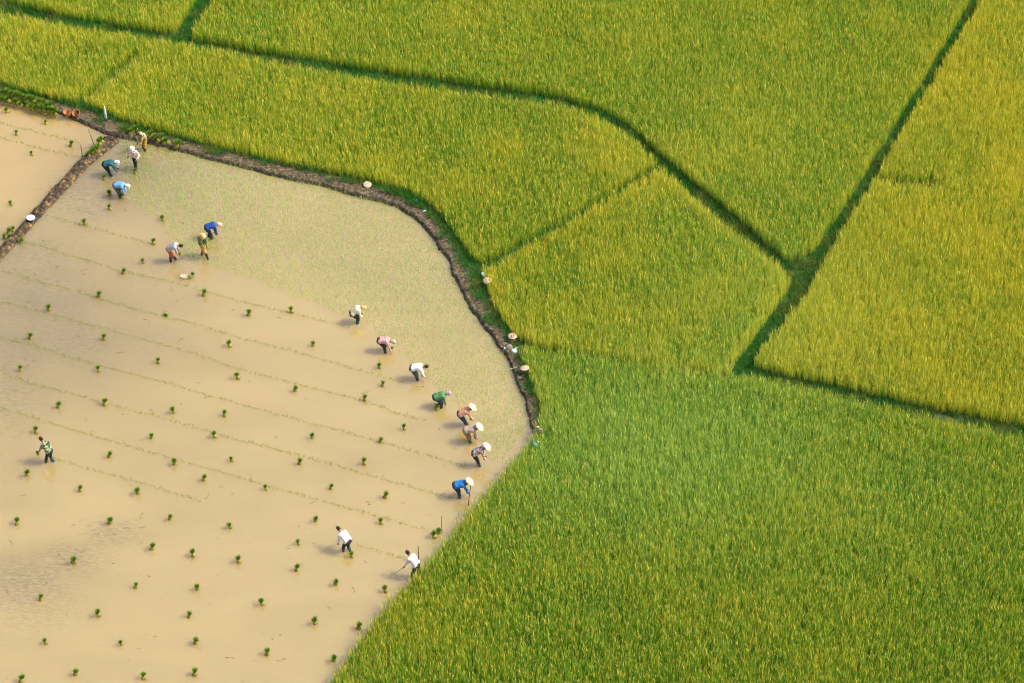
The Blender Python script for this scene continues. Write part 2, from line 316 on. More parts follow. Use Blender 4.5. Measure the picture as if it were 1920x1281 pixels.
DR = [(-320,830),(-150,645),(3,489),(39,447),(69,416),(94,390),(120,360),(148,331),(180,300),(210,278),(232,262)]
def prof_dike(u):
    return -0.04 + 0.27 * math.sin(math.pi * min(1, max(0, u))) ** 0.45
strip_mesh('mud_dike', wl(DL, WZ), wl(DR, WZ), prof_dike, m_clod, 'narrow ridge of dug brown mud clods dividing the two flooded paddies', nx=22, amp=0.085, step=0.045, seed=5.0)
def prof_low(u): return -0.03 + 0.12 * math.sin(math.pi * u) ** 0.6
FE = [(1004,812),(985,840),(950,882),(905,934),(860,988),(815,1045),(750,1112),(700,1170),(650,1235),(600,1305),(420,1540)]
strip_mesh('mud_edge', wl(FE, WZ), wl([(x + 22, y + 20) for x, y in FE]), prof_low, m_mud, 'low dark mud edge along the diagonal side of the flooded paddy', nx=12, amp=0.03, seed=9.0)

# ------------------------------------------------------------------ rice
def rice_hill(k, yellow):
    B = []
    for i in range(14):
        az = random.uniform(0, 2 * math.pi); r = random.uniform(0, 0.06)
        lean = abs(random.gauss(0.0, 0.10)); ln = random.uniform(0.5, 0.95)
        B.append((r * math.cos(az), r * math.sin(az), 0, az, lean, ln, random.uniform(0.010, 0.017), random.uniform(0.0, 0.38), random.random(), 4))
    for i in range(yellow):                       # bowed seed heads
        az = random.uniform(0, 2 * math.pi); r = random.uniform(0.02, 0.09)
        B.append((r * math.cos(az), r * math.sin(az), random.uniform(0.45, 0.6), az, 0.1, random.uniform(0.22, 0.32), random.uniform(0.018, 0.028), random.uniform(0.6, 1.5), 1.0 + random.uniform(0.3, 1.0), 4))
    return B
def crop_mat(name, greens, yellows, head):
    m = leaf_mat(name, greens, yellows, 0.22); nt = m.node_tree; L = nt.links
    ab = [n for n in nt.nodes if n.type == 'ATTRIBUTE' and n.attribute_name == 'blade'][0]
    gt = N(nt, 'ShaderNodeMath', operation='GREATER_THAN'); gt.inputs[1].default_value = 1.01; L.new(ab.outputs['Fac'], gt.inputs[0])
    mixes = [n for n in nt.nodes if n.type == 'MIX']; fin = [n for n in mixes if n.outputs[2].links and n.outputs[2].links[0].to_node.type == 'BSDF_PRINCIPLED'][0]
    hx = N(nt, 'ShaderNodeMix', data_type='RGBA'); hx.inputs[7].default_value = lin(head)
    tos = [l.to_socket for l in fin.outputs[2].links]; L.new(gt.outputs[0], hx.inputs[0]); L.new(fin.outputs[2], hx.inputs[6])
    pa = N(nt, 'ShaderNodeAttribute', attribute_name='pale', attribute_type='INSTANCER'); px_ = N(nt, 'ShaderNodeMix', data_type='RGBA'); px_.inputs[7].default_value = lin((184, 216, 118))  # misty glow over the fields, put into the leaf colour
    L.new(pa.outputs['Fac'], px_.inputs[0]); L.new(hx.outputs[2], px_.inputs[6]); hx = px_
    for t in tos: L.new(hx.outputs[2], t)
    return m
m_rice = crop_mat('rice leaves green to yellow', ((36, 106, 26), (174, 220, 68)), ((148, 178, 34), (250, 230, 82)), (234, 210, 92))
rice_src = source_collection('rice_hill_source', [blade_mesh('rice_hill_%d' % i, rice_hill(i, 2), m_rice) for i in range(12)])
def rice_field(key, label, t0, t1, sp=0.13, h=1.0, ang=0.3, extra=None, edge_y=0.25):
    poly = MASKS[key]; x, y = grid_pts(poly, sp, 0.33, ang); n = len(x)
    keep = RNG.random(n) > 0.035
    if extra is not None: keep &= extra(x, y)
    x, y = x[keep], y[keep]; n = len(x)
    d = dist_line(x, y, poly + [poly[0]])
    big = fnoise(x, y, 6.0, 21); mid = fnoise(x, y, 1.6, 22); sm = fnoise(x, y, 0.6, 23)
    tint = t0 + (t1 - t0) * (0.45 * big + 0.35 * mid + 0.3 * sm) + 0.45 * (fnoise(x, y, 2.6, 29) - .5) + RNG.normal(0, 0.24, n) + edge_y * np.exp(-(d / 0.45) ** 2)  # edge_y paints the sunlit yellow of the field edges into the tint
    hh = h * np.clip(0.86 + 0.12 * mid + 0.10 * sm + RNG.normal(0, 0.15, n), .5, 1.25)
    lx = 0.26 * (fnoise(x, y, 4.5, 31) - 0.5) + RNG.normal(0, 0.06, n); ly = 0.26 * (fnoise(x, y, 4.0, 32) - 0.5) + RNG.normal(0, 0.06, n)
    qx, qy = proj(x, y, np.full(n, HR)); pale = np.zeros(n)
    for cx, cy, rx, ry, a in ((1240, 820, 380, 180, .55), (1430, 590, 260, 200, .25), (1500, 900, 420, 160, .25), (1400, 300, 300, 200, .12)): pale = np.maximum(pale, a * np.exp(-((qx - cx) / rx) ** 2 - ((qy - cy) / ry) ** 2))  # soft zones where drifting mist is painted as paler leaves
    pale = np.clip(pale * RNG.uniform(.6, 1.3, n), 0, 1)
    rot = np.c_[lx, ly, RNG.uniform(0, 6.283, n)]; s = RNG.uniform(0.68, 0.98, n)
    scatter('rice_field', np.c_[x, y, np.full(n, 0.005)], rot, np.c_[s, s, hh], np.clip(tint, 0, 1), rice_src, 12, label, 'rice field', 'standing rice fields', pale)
    return n
notch = wl([(1650, 345), (1690, 352), (1745, 356)])
furrow = wl([(262, 112), (215, 152), (185, 180), (150, 206)])
NH = 0
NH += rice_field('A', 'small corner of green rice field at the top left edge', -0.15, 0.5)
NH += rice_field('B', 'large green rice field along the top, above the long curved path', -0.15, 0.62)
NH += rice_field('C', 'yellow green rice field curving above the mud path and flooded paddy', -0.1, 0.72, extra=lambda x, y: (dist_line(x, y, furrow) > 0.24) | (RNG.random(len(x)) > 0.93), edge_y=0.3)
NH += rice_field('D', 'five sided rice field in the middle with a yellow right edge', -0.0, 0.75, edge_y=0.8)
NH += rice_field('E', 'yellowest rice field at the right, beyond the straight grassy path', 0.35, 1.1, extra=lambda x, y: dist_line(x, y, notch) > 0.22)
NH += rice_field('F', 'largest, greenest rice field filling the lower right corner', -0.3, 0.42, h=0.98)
print('rice hills', NH)

# ------------------------------------------------------------------ short grass on paths and banks
m_grass = leaf_mat('bank grass', ((36, 104, 36), (84, 150, 56)), ((104, 116, 50), (150, 146, 72)), 0.35)
def grass_tuft():
    B = []
    for i in range(26):
        az = random.uniform(0, 6.283); r = random.uniform(0, 0.10)
        B.append((r * math.cos(az), r * math.sin(az), 0, az, random.uniform(0.1, 0.9), random.uniform(0.10, 0.26), random.uniform(0.008, 0.014), random.uniform(0.2, 1.2), random.random(), 3))
    return B
grass_src = source_collection('grass_tuft_source', [blade_mesh('grass_tuft_%d' % i, grass_tuft(), m_grass) for i in range(5)])
frame = wl([(-150, -150), (2080, -150), (2080, 1400), (-150, 1400)])
gx, gy = grid_pts(frame, 0.13, 0.5)
occ = np.zeros(len(gx), bool)
for k_, pl in MASKS.items(): occ |= inside(gx, gy, pl)
bw, br = wl(BW), wl(BR); bund_poly = bw + br[::-1]; in_bund = inside(gx, gy, bund_poly)
dR = dist_line(gx, gy, br); dW = dist_line(gx, gy, bw)
inw = inside(gx, gy, W_MAIN) | inside(gx, gy, W_LEFT)
px_, py_ = proj(gx, gy)
ratio = dW / (dW + dR + 1e-6)
gz = np.zeros(len(gx))
thr = np.where(px_ > 640, 0.47, 0.62)
bund_ok = in_bund & (ratio > thr + 0.25 * (fnoise(gx, gy, 0.8, 41) - 0.5)) & (px_ > 0) 
far_left = in_bund & (px_ > 190) & (px_ < 640)
bund_ok &= ~(far_left & (RNG.random(len(gx)) < 0.6))
sparse = in_bund & (ratio > 0.2) & (fnoise(gx, gy, 0.5, 42) > 0.72)
dike_poly = wl(DL, WZ) + wl(DR, WZ)[::-1]; in_dike = inside(gx, gy, dike_poly)
ok = (~occ & ~inw & ~in_bund & ~in_dike & (fnoise(gx, gy, 0.7, 47) < 0.86)) | (bund_ok & ~inw) | (sparse & ~inw)
gz[in_bund] = np.array([prof_bund(float(u)) for u in ratio[in_bund]])
gx, gy, gz = gx[ok], gy[ok], gz[ok]; n = len(gx)
edge_tall = RNG.uniform(0.7, 1.3, n); sc_ = np.where(fnoise(gx, gy, 2.0, 44) > 0.6, 1.7, 1.15) * edge_tall
scatter('path_grass', np.c_[gx, gy, gz], np.c_[RNG.normal(0, .15, n), RNG.normal(0, .15, n), RNG.uniform(0, 6.28, n)], np.c_[sc_, sc_, sc_], np.clip(fnoise(gx, gy, 0.9, 45) * 1.2 - 0.45 + RNG.normal(0, .15, n), 0, 1), grass_src, 5,
        'short dark green grass growing on the paths and banks between fields', 'grass')
print('grass tufts', n)

# ------------------------------------------------------------------ transplanted seedlings
m_seed = leaf_mat('young rice seedlings', ((158, 196, 110), (186, 210, 128)), ((192, 210, 118), (216, 220, 146)), 0.45)
m_row = leaf_mat('seedlings of the guide rows', ((136, 158, 72), (166, 186, 92)), ((170, 172, 86), (196, 194, 108)), 0.4)
def seed_tuft():
    B = []
    for i in range(9):
        az = random.uniform(0, 6.283); r = random.uniform(0, 0.03)
        B.append((r * math.cos(az), r * math.sin(az), 0, az, random.uniform(0.0, 0.5), random.uniform(0.12, 0.24), random.uniform(0.007, 0.012), random.uniform(0, .8), random.random(), 3))
    return B
seed_src = source_collection('seedling_source', [blade_mesh('seedling_%d' % i, seed_tuft(), m_seed) for i in range(5)])
row_src = source_collection('row_seedling_source', [blade_mesh('row_seedling_%d' % i, [tuple(list(b_[:6]) + [b_[6] * 1.15] + list(b_[7:])) for b_ in seed_tuft()], m_row) for i in range(4)])
x, y = grid_pts(W_PLANT, 0.125, 0.22, R(-23), 1.9); k = RNG.random(len(x)) > 0.10
d = dist_line(x, y, W_PLANT + [W_PLANT[0]]); x, y = x[k], y[k]; n = len(x); s = RNG.uniform(0.75, 1.25, n)
scatter('planted_seedlings', np.c_[x, y, np.full(n, WZ - .01)], np.c_[RNG.normal(0, .15, n), RNG.normal(0, .15, n), RNG.uniform(0, 6.28, n)], np.c_[s, s, s], np.clip(fnoise(x, y, 2.5, 51) + RNG.normal(0, .15, n), 0, 1), seed_src, 5,
        'thin pale green seedlings newly planted in the upper right of the flooded paddy', 'seedlings')
LINES = [
 ([(85,404),(165,427),(225,442),(292,458)], 'short row of seedlings running from the clod dike to the second group of planters'),
 ([(45,452),(125,478),(215,505),(325,530),(375,545),(475,571),(590,600),(665,618)], 'row of seedlings ending under the crouching cream shirted planter'),
 ([(-60,490),(0,506),(82,530),(187,560),(260,582),(350,605),(440,630),(565,665),(690,700),(762,720)], 'row of seedlings ending under the white shirted planter with bare black hair'),
 ([(-60,550),(0,566),(137,600),(250,632),(375,667),(440,690),(565,725),(680,752),(740,775),(800,790)], 'row of seedlings ending left of the conical hatted planter in peach shirt'),
 ([(-60,615),(0,632),(62,647),(172,682),(250,702),(350,730),(475,765),(562,790),(650,812),(712,830),(875,877)], 'row of seedlings ending beside the conical hatted planter in flowered shirt'),
 ([(-60,680),(0,698),(62,720),(150,742),(250,770),(350,797),(410,815),(550,852),(700,895),(850,936)], 'row of seedlings ending at the planter in bright blue shirt'),
 ([(-60,745),(0,765),(100,795),(250,840),(375,875),(405,882),(500,912),(600,940),(710,970),(800,996)], 'row of seedlings ending at the tall stake by the lower rice field'),
 ([(102,860),(175,882),(250,902),(375,940)], 'short row of seedlings starting at the man in striped camouflage shirt'),
 ([(662,1023),(700,1032),(765,1052)], 'shortest row of seedlings, stretching between the two white shirted men'),
 ([(-60,218),(0,231),(54,244),(106,257),(150,269)], 'upper row of seedlings in the small paddy at top left'),
 ([(-60,245),(0,259),(50,271),(100,285),(152,296)], 'lower row of seedlings in the small paddy at top left')]
for pl, lab in LINES:
    P = np.array(wl(pl, WZ)); dd = np.r_[0, np.cumsum(np.hypot(*np.diff(P, axis=0).T))]
    t = np.arange(0, dd[-1], 0.085); t = t + RNG.uniform(-.03, .03, len(t)); x = np.interp(t, dd, P[:, 0]); y = np.interp(t, dd, P[:, 1]); n = len(x)
    x = x + RNG.normal(0, .045, n); y = y + RNG.normal(0, .035, n) + 0.14 * (fnoise(x, y * 0, 3.0, 61) - .5); s = RNG.uniform(0.5, 0.95, n)
    scatter('seedling_row', np.c_[x, y, np.full(n, WZ - .01)], np.c_[RNG.normal(0, .2, n), RNG.normal(0, .2, n), RNG.uniform(0, 6.28, n)], np.c_[s, s, s], np.clip(RNG.normal(.4, .25, n), 0, 1), row_src, 4, lab, 'seedlings', 'guide rows of seedlings')
# scattered floating bits of straw
m_straw = noise_mat('wet straw bits', (84, 74, 52), (140, 120, 80), 20)
def straw_src():
    out = []
    for i in range(4):
        bm = bmesh.new()
        for j in range(random.choice((1, 1, 2))):
            a = random.uniform(0, 6.28); l = random.uniform(.03, .08); cx, cy = random.uniform(-.18, .18), random.uniform(-.12, .12); w_ = random.uniform(.006, .016)
            u = Vector((math.cos(a), math.sin(a), 0)); v = Vector((-u.y, u.x, 0)) * w_; c = Vector((cx, cy, 0))
            q = [bm.verts.new(c + p + Vector((0, 0, z))) for z in (0.0, .012) for p in (-u * l - v, u * l - v, u * l + v, -u * l + v)]
            for f in ((4, 5, 6, 7), (0, 1, 5, 4), (1, 2, 6, 5), (2, 3, 7, 6), (3, 0, 4, 7)): bm.faces.new([q[i_] for i_ in f])
        me = bpy.data.meshes.new('straw'); bm.to_mesh(me); bm.free(); me.materials.append(m_straw); out.append(me)
    return out
st_src = source_collection('straw_source', straw_src())
x, y = grid_pts(W_MAIN, 0.75, 0.5); px1, py1 = proj(x, y); dn = np.full(len(x), .10)
for cx, cy, rx, ry, a in SILT: dn = np.maximum(dn, .5 * a * np.exp(-((px1 - cx) / rx / 1.3) ** 2 - ((py1 - cy) / ry / 1.3) ** 2))
k = (RNG.random(len(x)) < dn) & ~inside(x, y, W_PLANT); x, y = x[k], y[k]; n = len(x); s = RNG.uniform(.5, 1.2, n)
scatter('floating_straw', np.c_[x, y, np.full(n, WZ)], np.c_[np.zeros(n), np.zeros(n), RNG.uniform(0, 6.28, n)], np.c_[s, s, np.ones(n)], np.zeros(n), st_src, 4, 'small dark bits of straw and root floating on the muddy water', 'debris')

# ------------------------------------------------------------------ seedling bundles
m_bleaf = leaf_mat('bundle leaves', ((76, 118, 26), (136, 168, 44)), ((150, 162, 44), (188, 184, 66)), 0.35)
m_broot = noise_mat('bundle stems and muddy roots', (124, 116, 42), (188, 176, 78), 30)
m_tie = noise_mat('straw tie', (150, 124, 60), (190, 166, 96), 30)
def bundle_leaf_mesh(i):
    B = []
    for k in range(240):
        az = random.uniform(0, 6.283); r = random.uniform(0, .04)
        B.append((r * math.cos(az), r * math.sin(az), random.uniform(.10, .16), az, abs(random.gauss(0.30, 0.22)), random.uniform(.13, .21), random.uniform(.012, .020), random.uniform(.5, 2.2), random.random(), 3))
    me = blade_mesh('leaves', B, m_bleaf); return me
def bundle_root_mesh():
    bm = bmesh.new()
    for k in range(70):
        az = random.uniform(0, 6.283); r = random.uniform(.0, .045); rr = r + random.uniform(.01, .065)
        a = Vector((r * math.cos(az), r * math.sin(az), .17)); b_ = Vector((rr * math.cos(az + .2), rr * math.sin(az + .2), -.02))
        add_cone(bm, a, b_, .009, .013, 5)
    me = bpy.data.meshes.new('stems'); bm.to_mesh(me); bm.free(); me.materials.append(m_broot); return me
def add_cone(bm, a, b_, ra, rb, seg=10, caps=True):
    d = (b_ - a); q = d.to_track_quat('Z', 'Y') if d.length > 1e-6 else Vector((0, 0, 1)).to_track_quat('Z', 'Y')
    r1 = [bm.verts.new(a + q @ Vector((ra * math.cos(2 * math.pi * i / seg), ra * math.sin(2 * math.pi * i / seg), 0))) for i in range(seg)]
    r2 = [bm.verts.new(b_ + q @ Vector((rb * math.cos(2 * math.pi * i / seg), rb * math.sin(2 * math.pi * i / seg), 0))) for i in range(seg)]
    for i in range(seg): bm.faces.new((r1[i], r1[(i + 1) % seg], r2[(i + 1) % seg], r2[i]))
    if caps: bm.faces.new(r1[::-1]); bm.faces.new(r2)
    return r1 + r2
def add_lathe(bm, prof, seg=28, M=Matrix.Identity(4), close=False):
    rings = []
    for r, z in prof:
        if r < 1e-5: rings.append([bm.verts.new(M @ Vector((0, 0, z)))])
        else: rings.append([bm.verts.new(M @ Vector((r * math.cos(2 * math.pi * i / seg), r * math.sin(2 * math.pi * i / seg), z))) for i in range(seg)])
    for a, b_ in zip(rings[:-1], rings[1:]):
        for i in range(seg):
            j = (i + 1) % seg; q = [a[i % len(a)], a[j % len(a)], b_[j % len(b_)], b_[i % len(b_)]]
            u = []
            for v in q:
                if v not in u: u.append(v)
            if len(u) > 2: bm.faces.new(u)
    return rings
def add_torus(bm, Rr, r, M=Matrix.Identity(4), seg=28, s2=6, arc=2 * math.pi):
    full = arc > 6.28; n = seg if full else seg + 1; rings = []
    for i in range(n):
        a = arc * i / seg
        rings.append([bm.verts.new(M @ Vector(((Rr + r * math.cos(2 * math.pi * k / s2)) * math.cos(a), (Rr + r * math.cos(2 * math.pi * k / s2)) * math.sin(a), r * math.sin(2 * math.pi * k / s2)))) for k in range(s2)])
    for i in range(n if full else n - 1):
        A_, B_ = rings[i], rings[(i + 1) % n]
        for k in range(s2): bm.faces.new((A_[k], B_[k], B_[(k + 1) % s2], A_[(k + 1) % s2]))
protos = []
for i in range(4):
    t = thing('seedling_bundle', (0, 0, 0), 0, 'x', 'seedling bundle', 'tied bundles of rice seedlings waiting to be planted')
    link_mesh('leaves', bundle_leaf_mesh(i), None, t); link_mesh('stems', bundle_root_mesh(), None, t)
    bm = bmesh.new(); add_torus(bm, .047, .009, Matrix.Translation((0, 0, .14)), 16, 6); obj('tie', bm, m_tie, t)
    protos.append(t)
used_p = [False] * 4; LABELS = set()
def bundle(px, py, label, z=WZ, s=1.0, tilt=0.2, az=None):
    k = random.randrange(4); loc = at(px, py, z); 
    assert label not in LABELS, label
    LABELS.add(label)
    a = random.uniform(0, 6.28) if az is None else az
    rot = (tilt * math.cos(a), tilt * math.sin(a), random.uniform(0, 6.28))
    s *= random.uniform(.82, 1.18)
    if not used_p[k]:
        used_p[k] = True; o = protos[k]; o.location = loc; o.rotation_euler = rot; o.scale = (s,) * 3; o['label'] = label
    else: o = copy_thing(protos[k], loc, 0, s, label, rot)
    o['group'] = 'tied bundles of rice seedlings waiting to be planted'
    return o
OPEN = [(206,393),(306,413),(160,421),(288,458),(269,493),(231,513),(185,557),(382,554),(92,581),(466,591),(56,635),(194,637),(431,650),(297,681),(37,695),(186,696),
 (14,211),(31,253),(85,233),(133,274),(60,291),(21,385),(206,366),(446,710),(109,764),(196,760),(326,774),(421,780),(68,812),(284,821),(403,820),(205,857),(328,870),(435,865),(51,891),(382,901),(150,921),(259,925),
 (32,983),(206,981),(318,974),(432,990),(285,1030),(363,1043),(448,1055),(138,1055),(254,1102),(370,1105),(76,1125),(186,1155),(354,1157),(86,1207),(228,1209),(366,1207),(141,1265),(269,1273),(365,1266),(40,1279),
 (592,977),(715,982),(560,1021),(556,1070),(630,1096),(723,1110),(492,1134),(592,1169),(672,1179),(500,1228),(626,1239),(553,733),(712,690),(717,724),(684,751),(586,821),(759,805),(713,829),(561,870),(683,871),(499,918),(620,917),(722,933),(815,1008),(823,1000),(547,586),(587,648)]
NEAR = {(206,366):'seedling bundle left of the bending planter in light blue shirt', (206,393):'second seedling bundle below left of the planter in light blue shirt', (288,458):'seedling bundle just up left of the planter in red trousers',
 (269,493):'seedling bundle left of the red trousered planter, level with his boots', (712,690):'seedling bundle just below the planter in mauve shirt, above another bundle', (717,724):'seedling bundle left of and below the white shirted planter with black hair',
 (68,812):'seedling bundle just above the man in camouflage shirt', (51,891):'seedling bundle just below left of the man in camouflage shirt', (759,805):'seedling bundle left of the conical hatted planters, nearest to them',
 (815,1008):'left of two seedling bundles beside the tall stake by the rice', (823,1000):'right of two seedling bundles beside the tall stake by the rice', (630,1096):'large light green seedling bundle below the man in white shirt bending left',
 (723,1110):'dark green shaded seedling bundle nearest below the man holding a stick', (626,1239):'dark green shaded seedling bundle nearest the bottom end of the rice edge', (382,554):'seedling bundle down right of the floating sack of seedlings',
 (672,1179):'dark seedling bundle close to rice edge, second up from the bottom one', (85,233):'seedling bundle in the small paddy just below the wicker baskets', (133,274):'seedling bundle in the small paddy left of the two thin stakes', (21,385):'lone seedling bundle in the small paddy above the white basin',
 (306,413):'seedling bundle up left of the three planters standing close together'}
for p in OPEN:
    lab = NEAR.get(p) or 'seedling bundle in muddy water, %.1f%% across and %.1f%% down the photo' % (p[0] / 19.2, p[1] / 12.81)
    bundle(p[0], p[1], lab, s=1.0 + (p[1] - 640) * 0.00005)
bundle(311, 588, 'seedling bundle fallen flat on its side in the water, left of centre', s=1.0, tilt=1.3, az=0.4)
bundle(195, 337, 'seedling bundle at the heels of the planter in dark teal shirt')
bundle(229, 371, 'seedling bundle between the feet and hands of the light blue shirted planter')
bundle(253, 325, 'seedling bundle at the foot of the standing person in white hat and black trousers')
bundle(660, 1045, 'seedling bundle right behind the heel of the white shirted man bending left')
bundle(819, 768, 'seedling bundle touching the feet of the planter in green shirt')
ORD = ['first', 'second', 'third', 'fourth', 'fifth', 'sixth', 'seventh', 'eighth', 'ninth', 'tenth', 'eleventh', 'twelfth', 'thirteenth', 'fourteenth', 'fifteenth', 'sixteenth']
for i in range(14):                                 # stood side by side on the bank
    bundle(2 + i * 8.0, 188 + i * 2.25, 'seedling bundle %s from the left in the front row left of the baskets' % ORD[i], z=.18, s=1.4, tilt=.35, az=math.pi / 2 * 0 + random.uniform(-.3, .3))
for i in range(12):
    bundle(6 + i * 8.2, 178 + i * 2.3, 'seedling bundle %s from the left in the back row left of the baskets' % ORD[i], z=.20, s=1.35, tilt=.2)
for i, (a, c) in enumerate([(244,252),(250,248),(257,246)]): bundle(a, c, 'seedling bundle %s from the left on the bank left of the stooping porter' % ORD[i], z=.2, s=1.45, tilt=.2)
for i, (a, c) in enumerate([(284,260),(290,263),(297,266),(304,264),(308,270),(315,269),(331,276)]): bundle(a, c, 'seedling bundle %s from the left on the bank right of the stooping porter' % ORD[i], z=.2, s=1.35, tilt=.25)
for i, (a, c) in enumerate([(168,293),(173,287),(179,284),(183,278),(189,273),(193,268)]): bundle(a, c, 'seedling bundle %s from the bottom on the upper end of the clod dike' % ORD[i], z=.20, s=1.25, tilt=.4)
bundle(8, 447, 'left front seedling bundle of the heap in the small paddy against the dike'); bundle(16, 438, 'middle back seedling bundle of the heap in the small paddy by the dike')
bundle(24, 434, 'rightmost seedling bundle of the heap in the small paddy by the dike'); bundle(16, 448, 'right front seedling bundle of the heap in the small paddy against the dike')
bundle(34, 451, 'yellow rooted seedling bundle lying on the near side of the clod dike', z=.1, tilt=1.2, az=1.0)

# ------------------------------------------------------------------ small things
def simple(name, c1, c2, rough=.6, sc=12, bump=.15): return noise_mat(name, c1, c2, sc, rough, bump)
M = dict(straw=simple('palm leaf hat', (190, 168, 140), (206, 186, 160), .6, 30), white=simple('white cloth', (205, 202, 196), (222, 220, 214)), cream=simple('cream cloth', (206, 196, 164), (228, 220, 190)),
    skin=simple('skin', (150, 98, 66), (176, 120, 84)), hair=simple('black hair', (16, 13, 12), (30, 24, 20)), wood=simple('wooden stake', (70, 50, 34), (108, 82, 56)), bamboo=simple('bamboo pole', (140, 108, 66), (176, 140, 90)),
    wicker=simple('orange wicker', (146, 88, 44), (190, 124, 70), .7, 60, .6), dark=simple('dark rubber boots', (24, 30, 30), (40, 48, 46), .4), gboot=simple('green rubber boots', (24, 62, 52), (40, 84, 68), .4),
    red=simple('red bag', (128, 34, 28), (164, 52, 42)), teal=simple('teal cloth', (18, 108, 118), (40, 140, 150)), grey=simple('grey sacking', (110, 98, 84), (148, 134, 116)), enamel=simple('white enamel', (226, 226, 222), (240, 240, 236), .25, 5, .0),
    plastic=simple('thin white plastic', (196, 212, 214), (232, 240, 240), .35, 20, .6), mint=simple('mint green plastic', (60, 124, 96), (96, 154, 124), .35), terra=simple('faded red cloth', (150, 92, 76), (186, 130, 110)), navy=simple('blue rim', (40, 60, 120), (50, 70, 130)))
def cone_hat_bm(bm, r=.215, h=.13, Mx=Matrix.Identity(4)):
    add_lathe(bm, [(0, h), (r * .3, h * .68), (r * .65, h * .32), (r, 0), (r * 1.005, -.006), (r * .98, -.008), (r * .64, h * .32 - .012), (r * .28, h * .68 - .014), (0, h - .016)], 32, Mx)
def place_hat(px, py, z, tilt, label):
    t = thing('conical_hat', at(px, py, z), 0, label, 'hat', 'conical hats left on the bank', rot=tilt)
    bm = bmesh.new(); cone_hat_bm(bm, h=.062); obj('hat_shell', bm, M['straw'], t)
    bm = bmesh.new(); add_torus(bm, .212, .006, Matrix.Identity(4), 32, 6); obj('rim', bm, M['bamboo'], t)
    bm = bmesh.new(); add_torus(bm, .12, .004, Matrix.Translation((0, 0, -.02)) @ Matrix.Rotation(R(90), 4, 'X'), 16, 5, math.pi); obj('chin_strap', bm, M['red'], t)
place_hat(689, 346, .30, (R(14), R(4), 0), 'pale conical hat lying on the grass at the rice edge above mud path')
place_hat(914, 526, .55, (R(8), R(-6), 0), 'tan conical hat resting on rice plants beside the right bend of the bank')
place_hat(961, 630, .42, (R(4), 0, 0), 'pink conical hat set on top of the red bag')
place_hat(984, 690, .55, (R(-6), R(-8), 0), 'lowest conical hat, resting on the rice left edge below the sacks')
def lump(bm, c, s, n=.25, seed=0, sub=3):
    g = bmesh.ops.create_icosphere(bm, subdivisions=sub, radius=1.0)
    for v in g['verts']:
        p = v.co.copy(); q = p * (1 + n * noise.noise(p * 1.7 + Vector((seed, 0, 0))) + n * .5 * noise.noise(p * 4 + Vector((0, seed, 0))))
        v.co = Vector((q.x * s[0], q.y * s[1], max(q.z, -.8) * s[2])) + Vector(c)
# sacks: body pinched to a tied neck with a flared mouth
def sack(name, px, py, z, s, mats, label, cat, rz=0, lie=0.0, group=None):
    t = thing(name, at(px, py, z), rz, label, cat, group)
    bm = bmesh.new(); Mx = Matrix.Rotation(lie, 4, 'Y')
    rings = add_lathe(bm, [(0, 0), (.16, .005), (.20, .06), (.205, .14), (.17, .22), (.09, .28), (.035, .32)], 24, Mx)
    for v in bm.verts: v.co += Vector((1, 1, .6)) * .035 * noise.noise(v.co * 9 + Vector((px, 0, 0)))
    for v in bm.verts: v.co *= s
    obj('bag_body', bm, mats[0], t)
    bm = bmesh.new(); add_lathe(bm, [(.035, .32), (.05, .35), (.085, .40), (.08, .402), (.045, .352), (.03, .325)], 18, Mx)
    for v in bm.verts: v.co += Vector((1, 1, 0)) * .02 * noise.noise(v.co * 14)
    for v in bm.verts: v.co *= s
    obj('bag_mouth', bm, mats[1], t)
    bm = bmesh.new(); add_torus(bm, .036, .008, Mx @ Matrix.Translation((0, 0, .325)), 16, 6)
    for v in bm.verts: v.co *= s
    obj('bag_tie', bm, M['wood'], t); return t
sack('cloth_bag', 961, 640, .16, .8, (M['red'], M['red']), 'dark red bag standing under the pink conical hat', 'bag')
sack('sack', 959, 653, .16, 1.0, (M['grey'], M['white']), 'grey brown sack with white cloth mouth lying against the rice edge', 'bag', rz=R(200), lie=R(75))
sack('plastic_bag', 963, 663, .14, .8, (M['plastic'], M['plastic']), 'crumpled pale blue white plastic bag just below the grey sack', 'bag', rz=R(60), lie=R(50))
sack('shoulder_bag', 782, 381, .16, .72, (M['teal'], M['white']), 'small teal bag with white strap lying on the grass above mud path', 'bag', rz=R(150), lie=R(60))
sack('plastic_bag', 903, 517, .2, .7, (M['plastic'], M['plastic']), 'pale blue plastic bag in the grass beside the tan conical hat', 'bag', rz=R(20), lie=R(80))
sack('cloth_bag', 919, 567, .15, .62, (M['terra'], M['terra']), 'small faded red cloth bag in the grass below the tan conical hat', 'bag', rz=R(80), lie=R(70))
sack('plastic_bag', 1001, 836, .5, .7, (M['mint'], M['mint']), 'mint green plastic bag pushed into the rice at the paddy corner', 'bag', rz=R(10), lie=R(40))
m_camo0 = simple('mottled olive cloth', (40, 44, 30), (170, 160, 120), .8, 9)
sack('cloth_bag', 1013, 812, .55, .8, (m_camo0, M['cream']), 'mottled olive cloth bag in the rice just above mint green bag', 'bag', rz=R(120), lie=R(60))
# bottle on the bank
t = thing('bottle', at(793, 397, .20), 0, 'small white plastic bottle lying on the mud path below the teal bag', 'bottle', rot=(0, R(84), R(30)))
bm = bmesh.new(); add_lathe(bm, [(0, 0), (.035, 0), (.038, .02), (.038, .15), (.014, .19), (.014, .21)], 16); obj('bottle_body', bm, M['plastic'], t)
bm = bmesh.new(); add_lathe(bm, [(0, .205), (.017, .205), (.017, .23), (0, .23)], 12); obj('cap', bm, M['teal'], t)
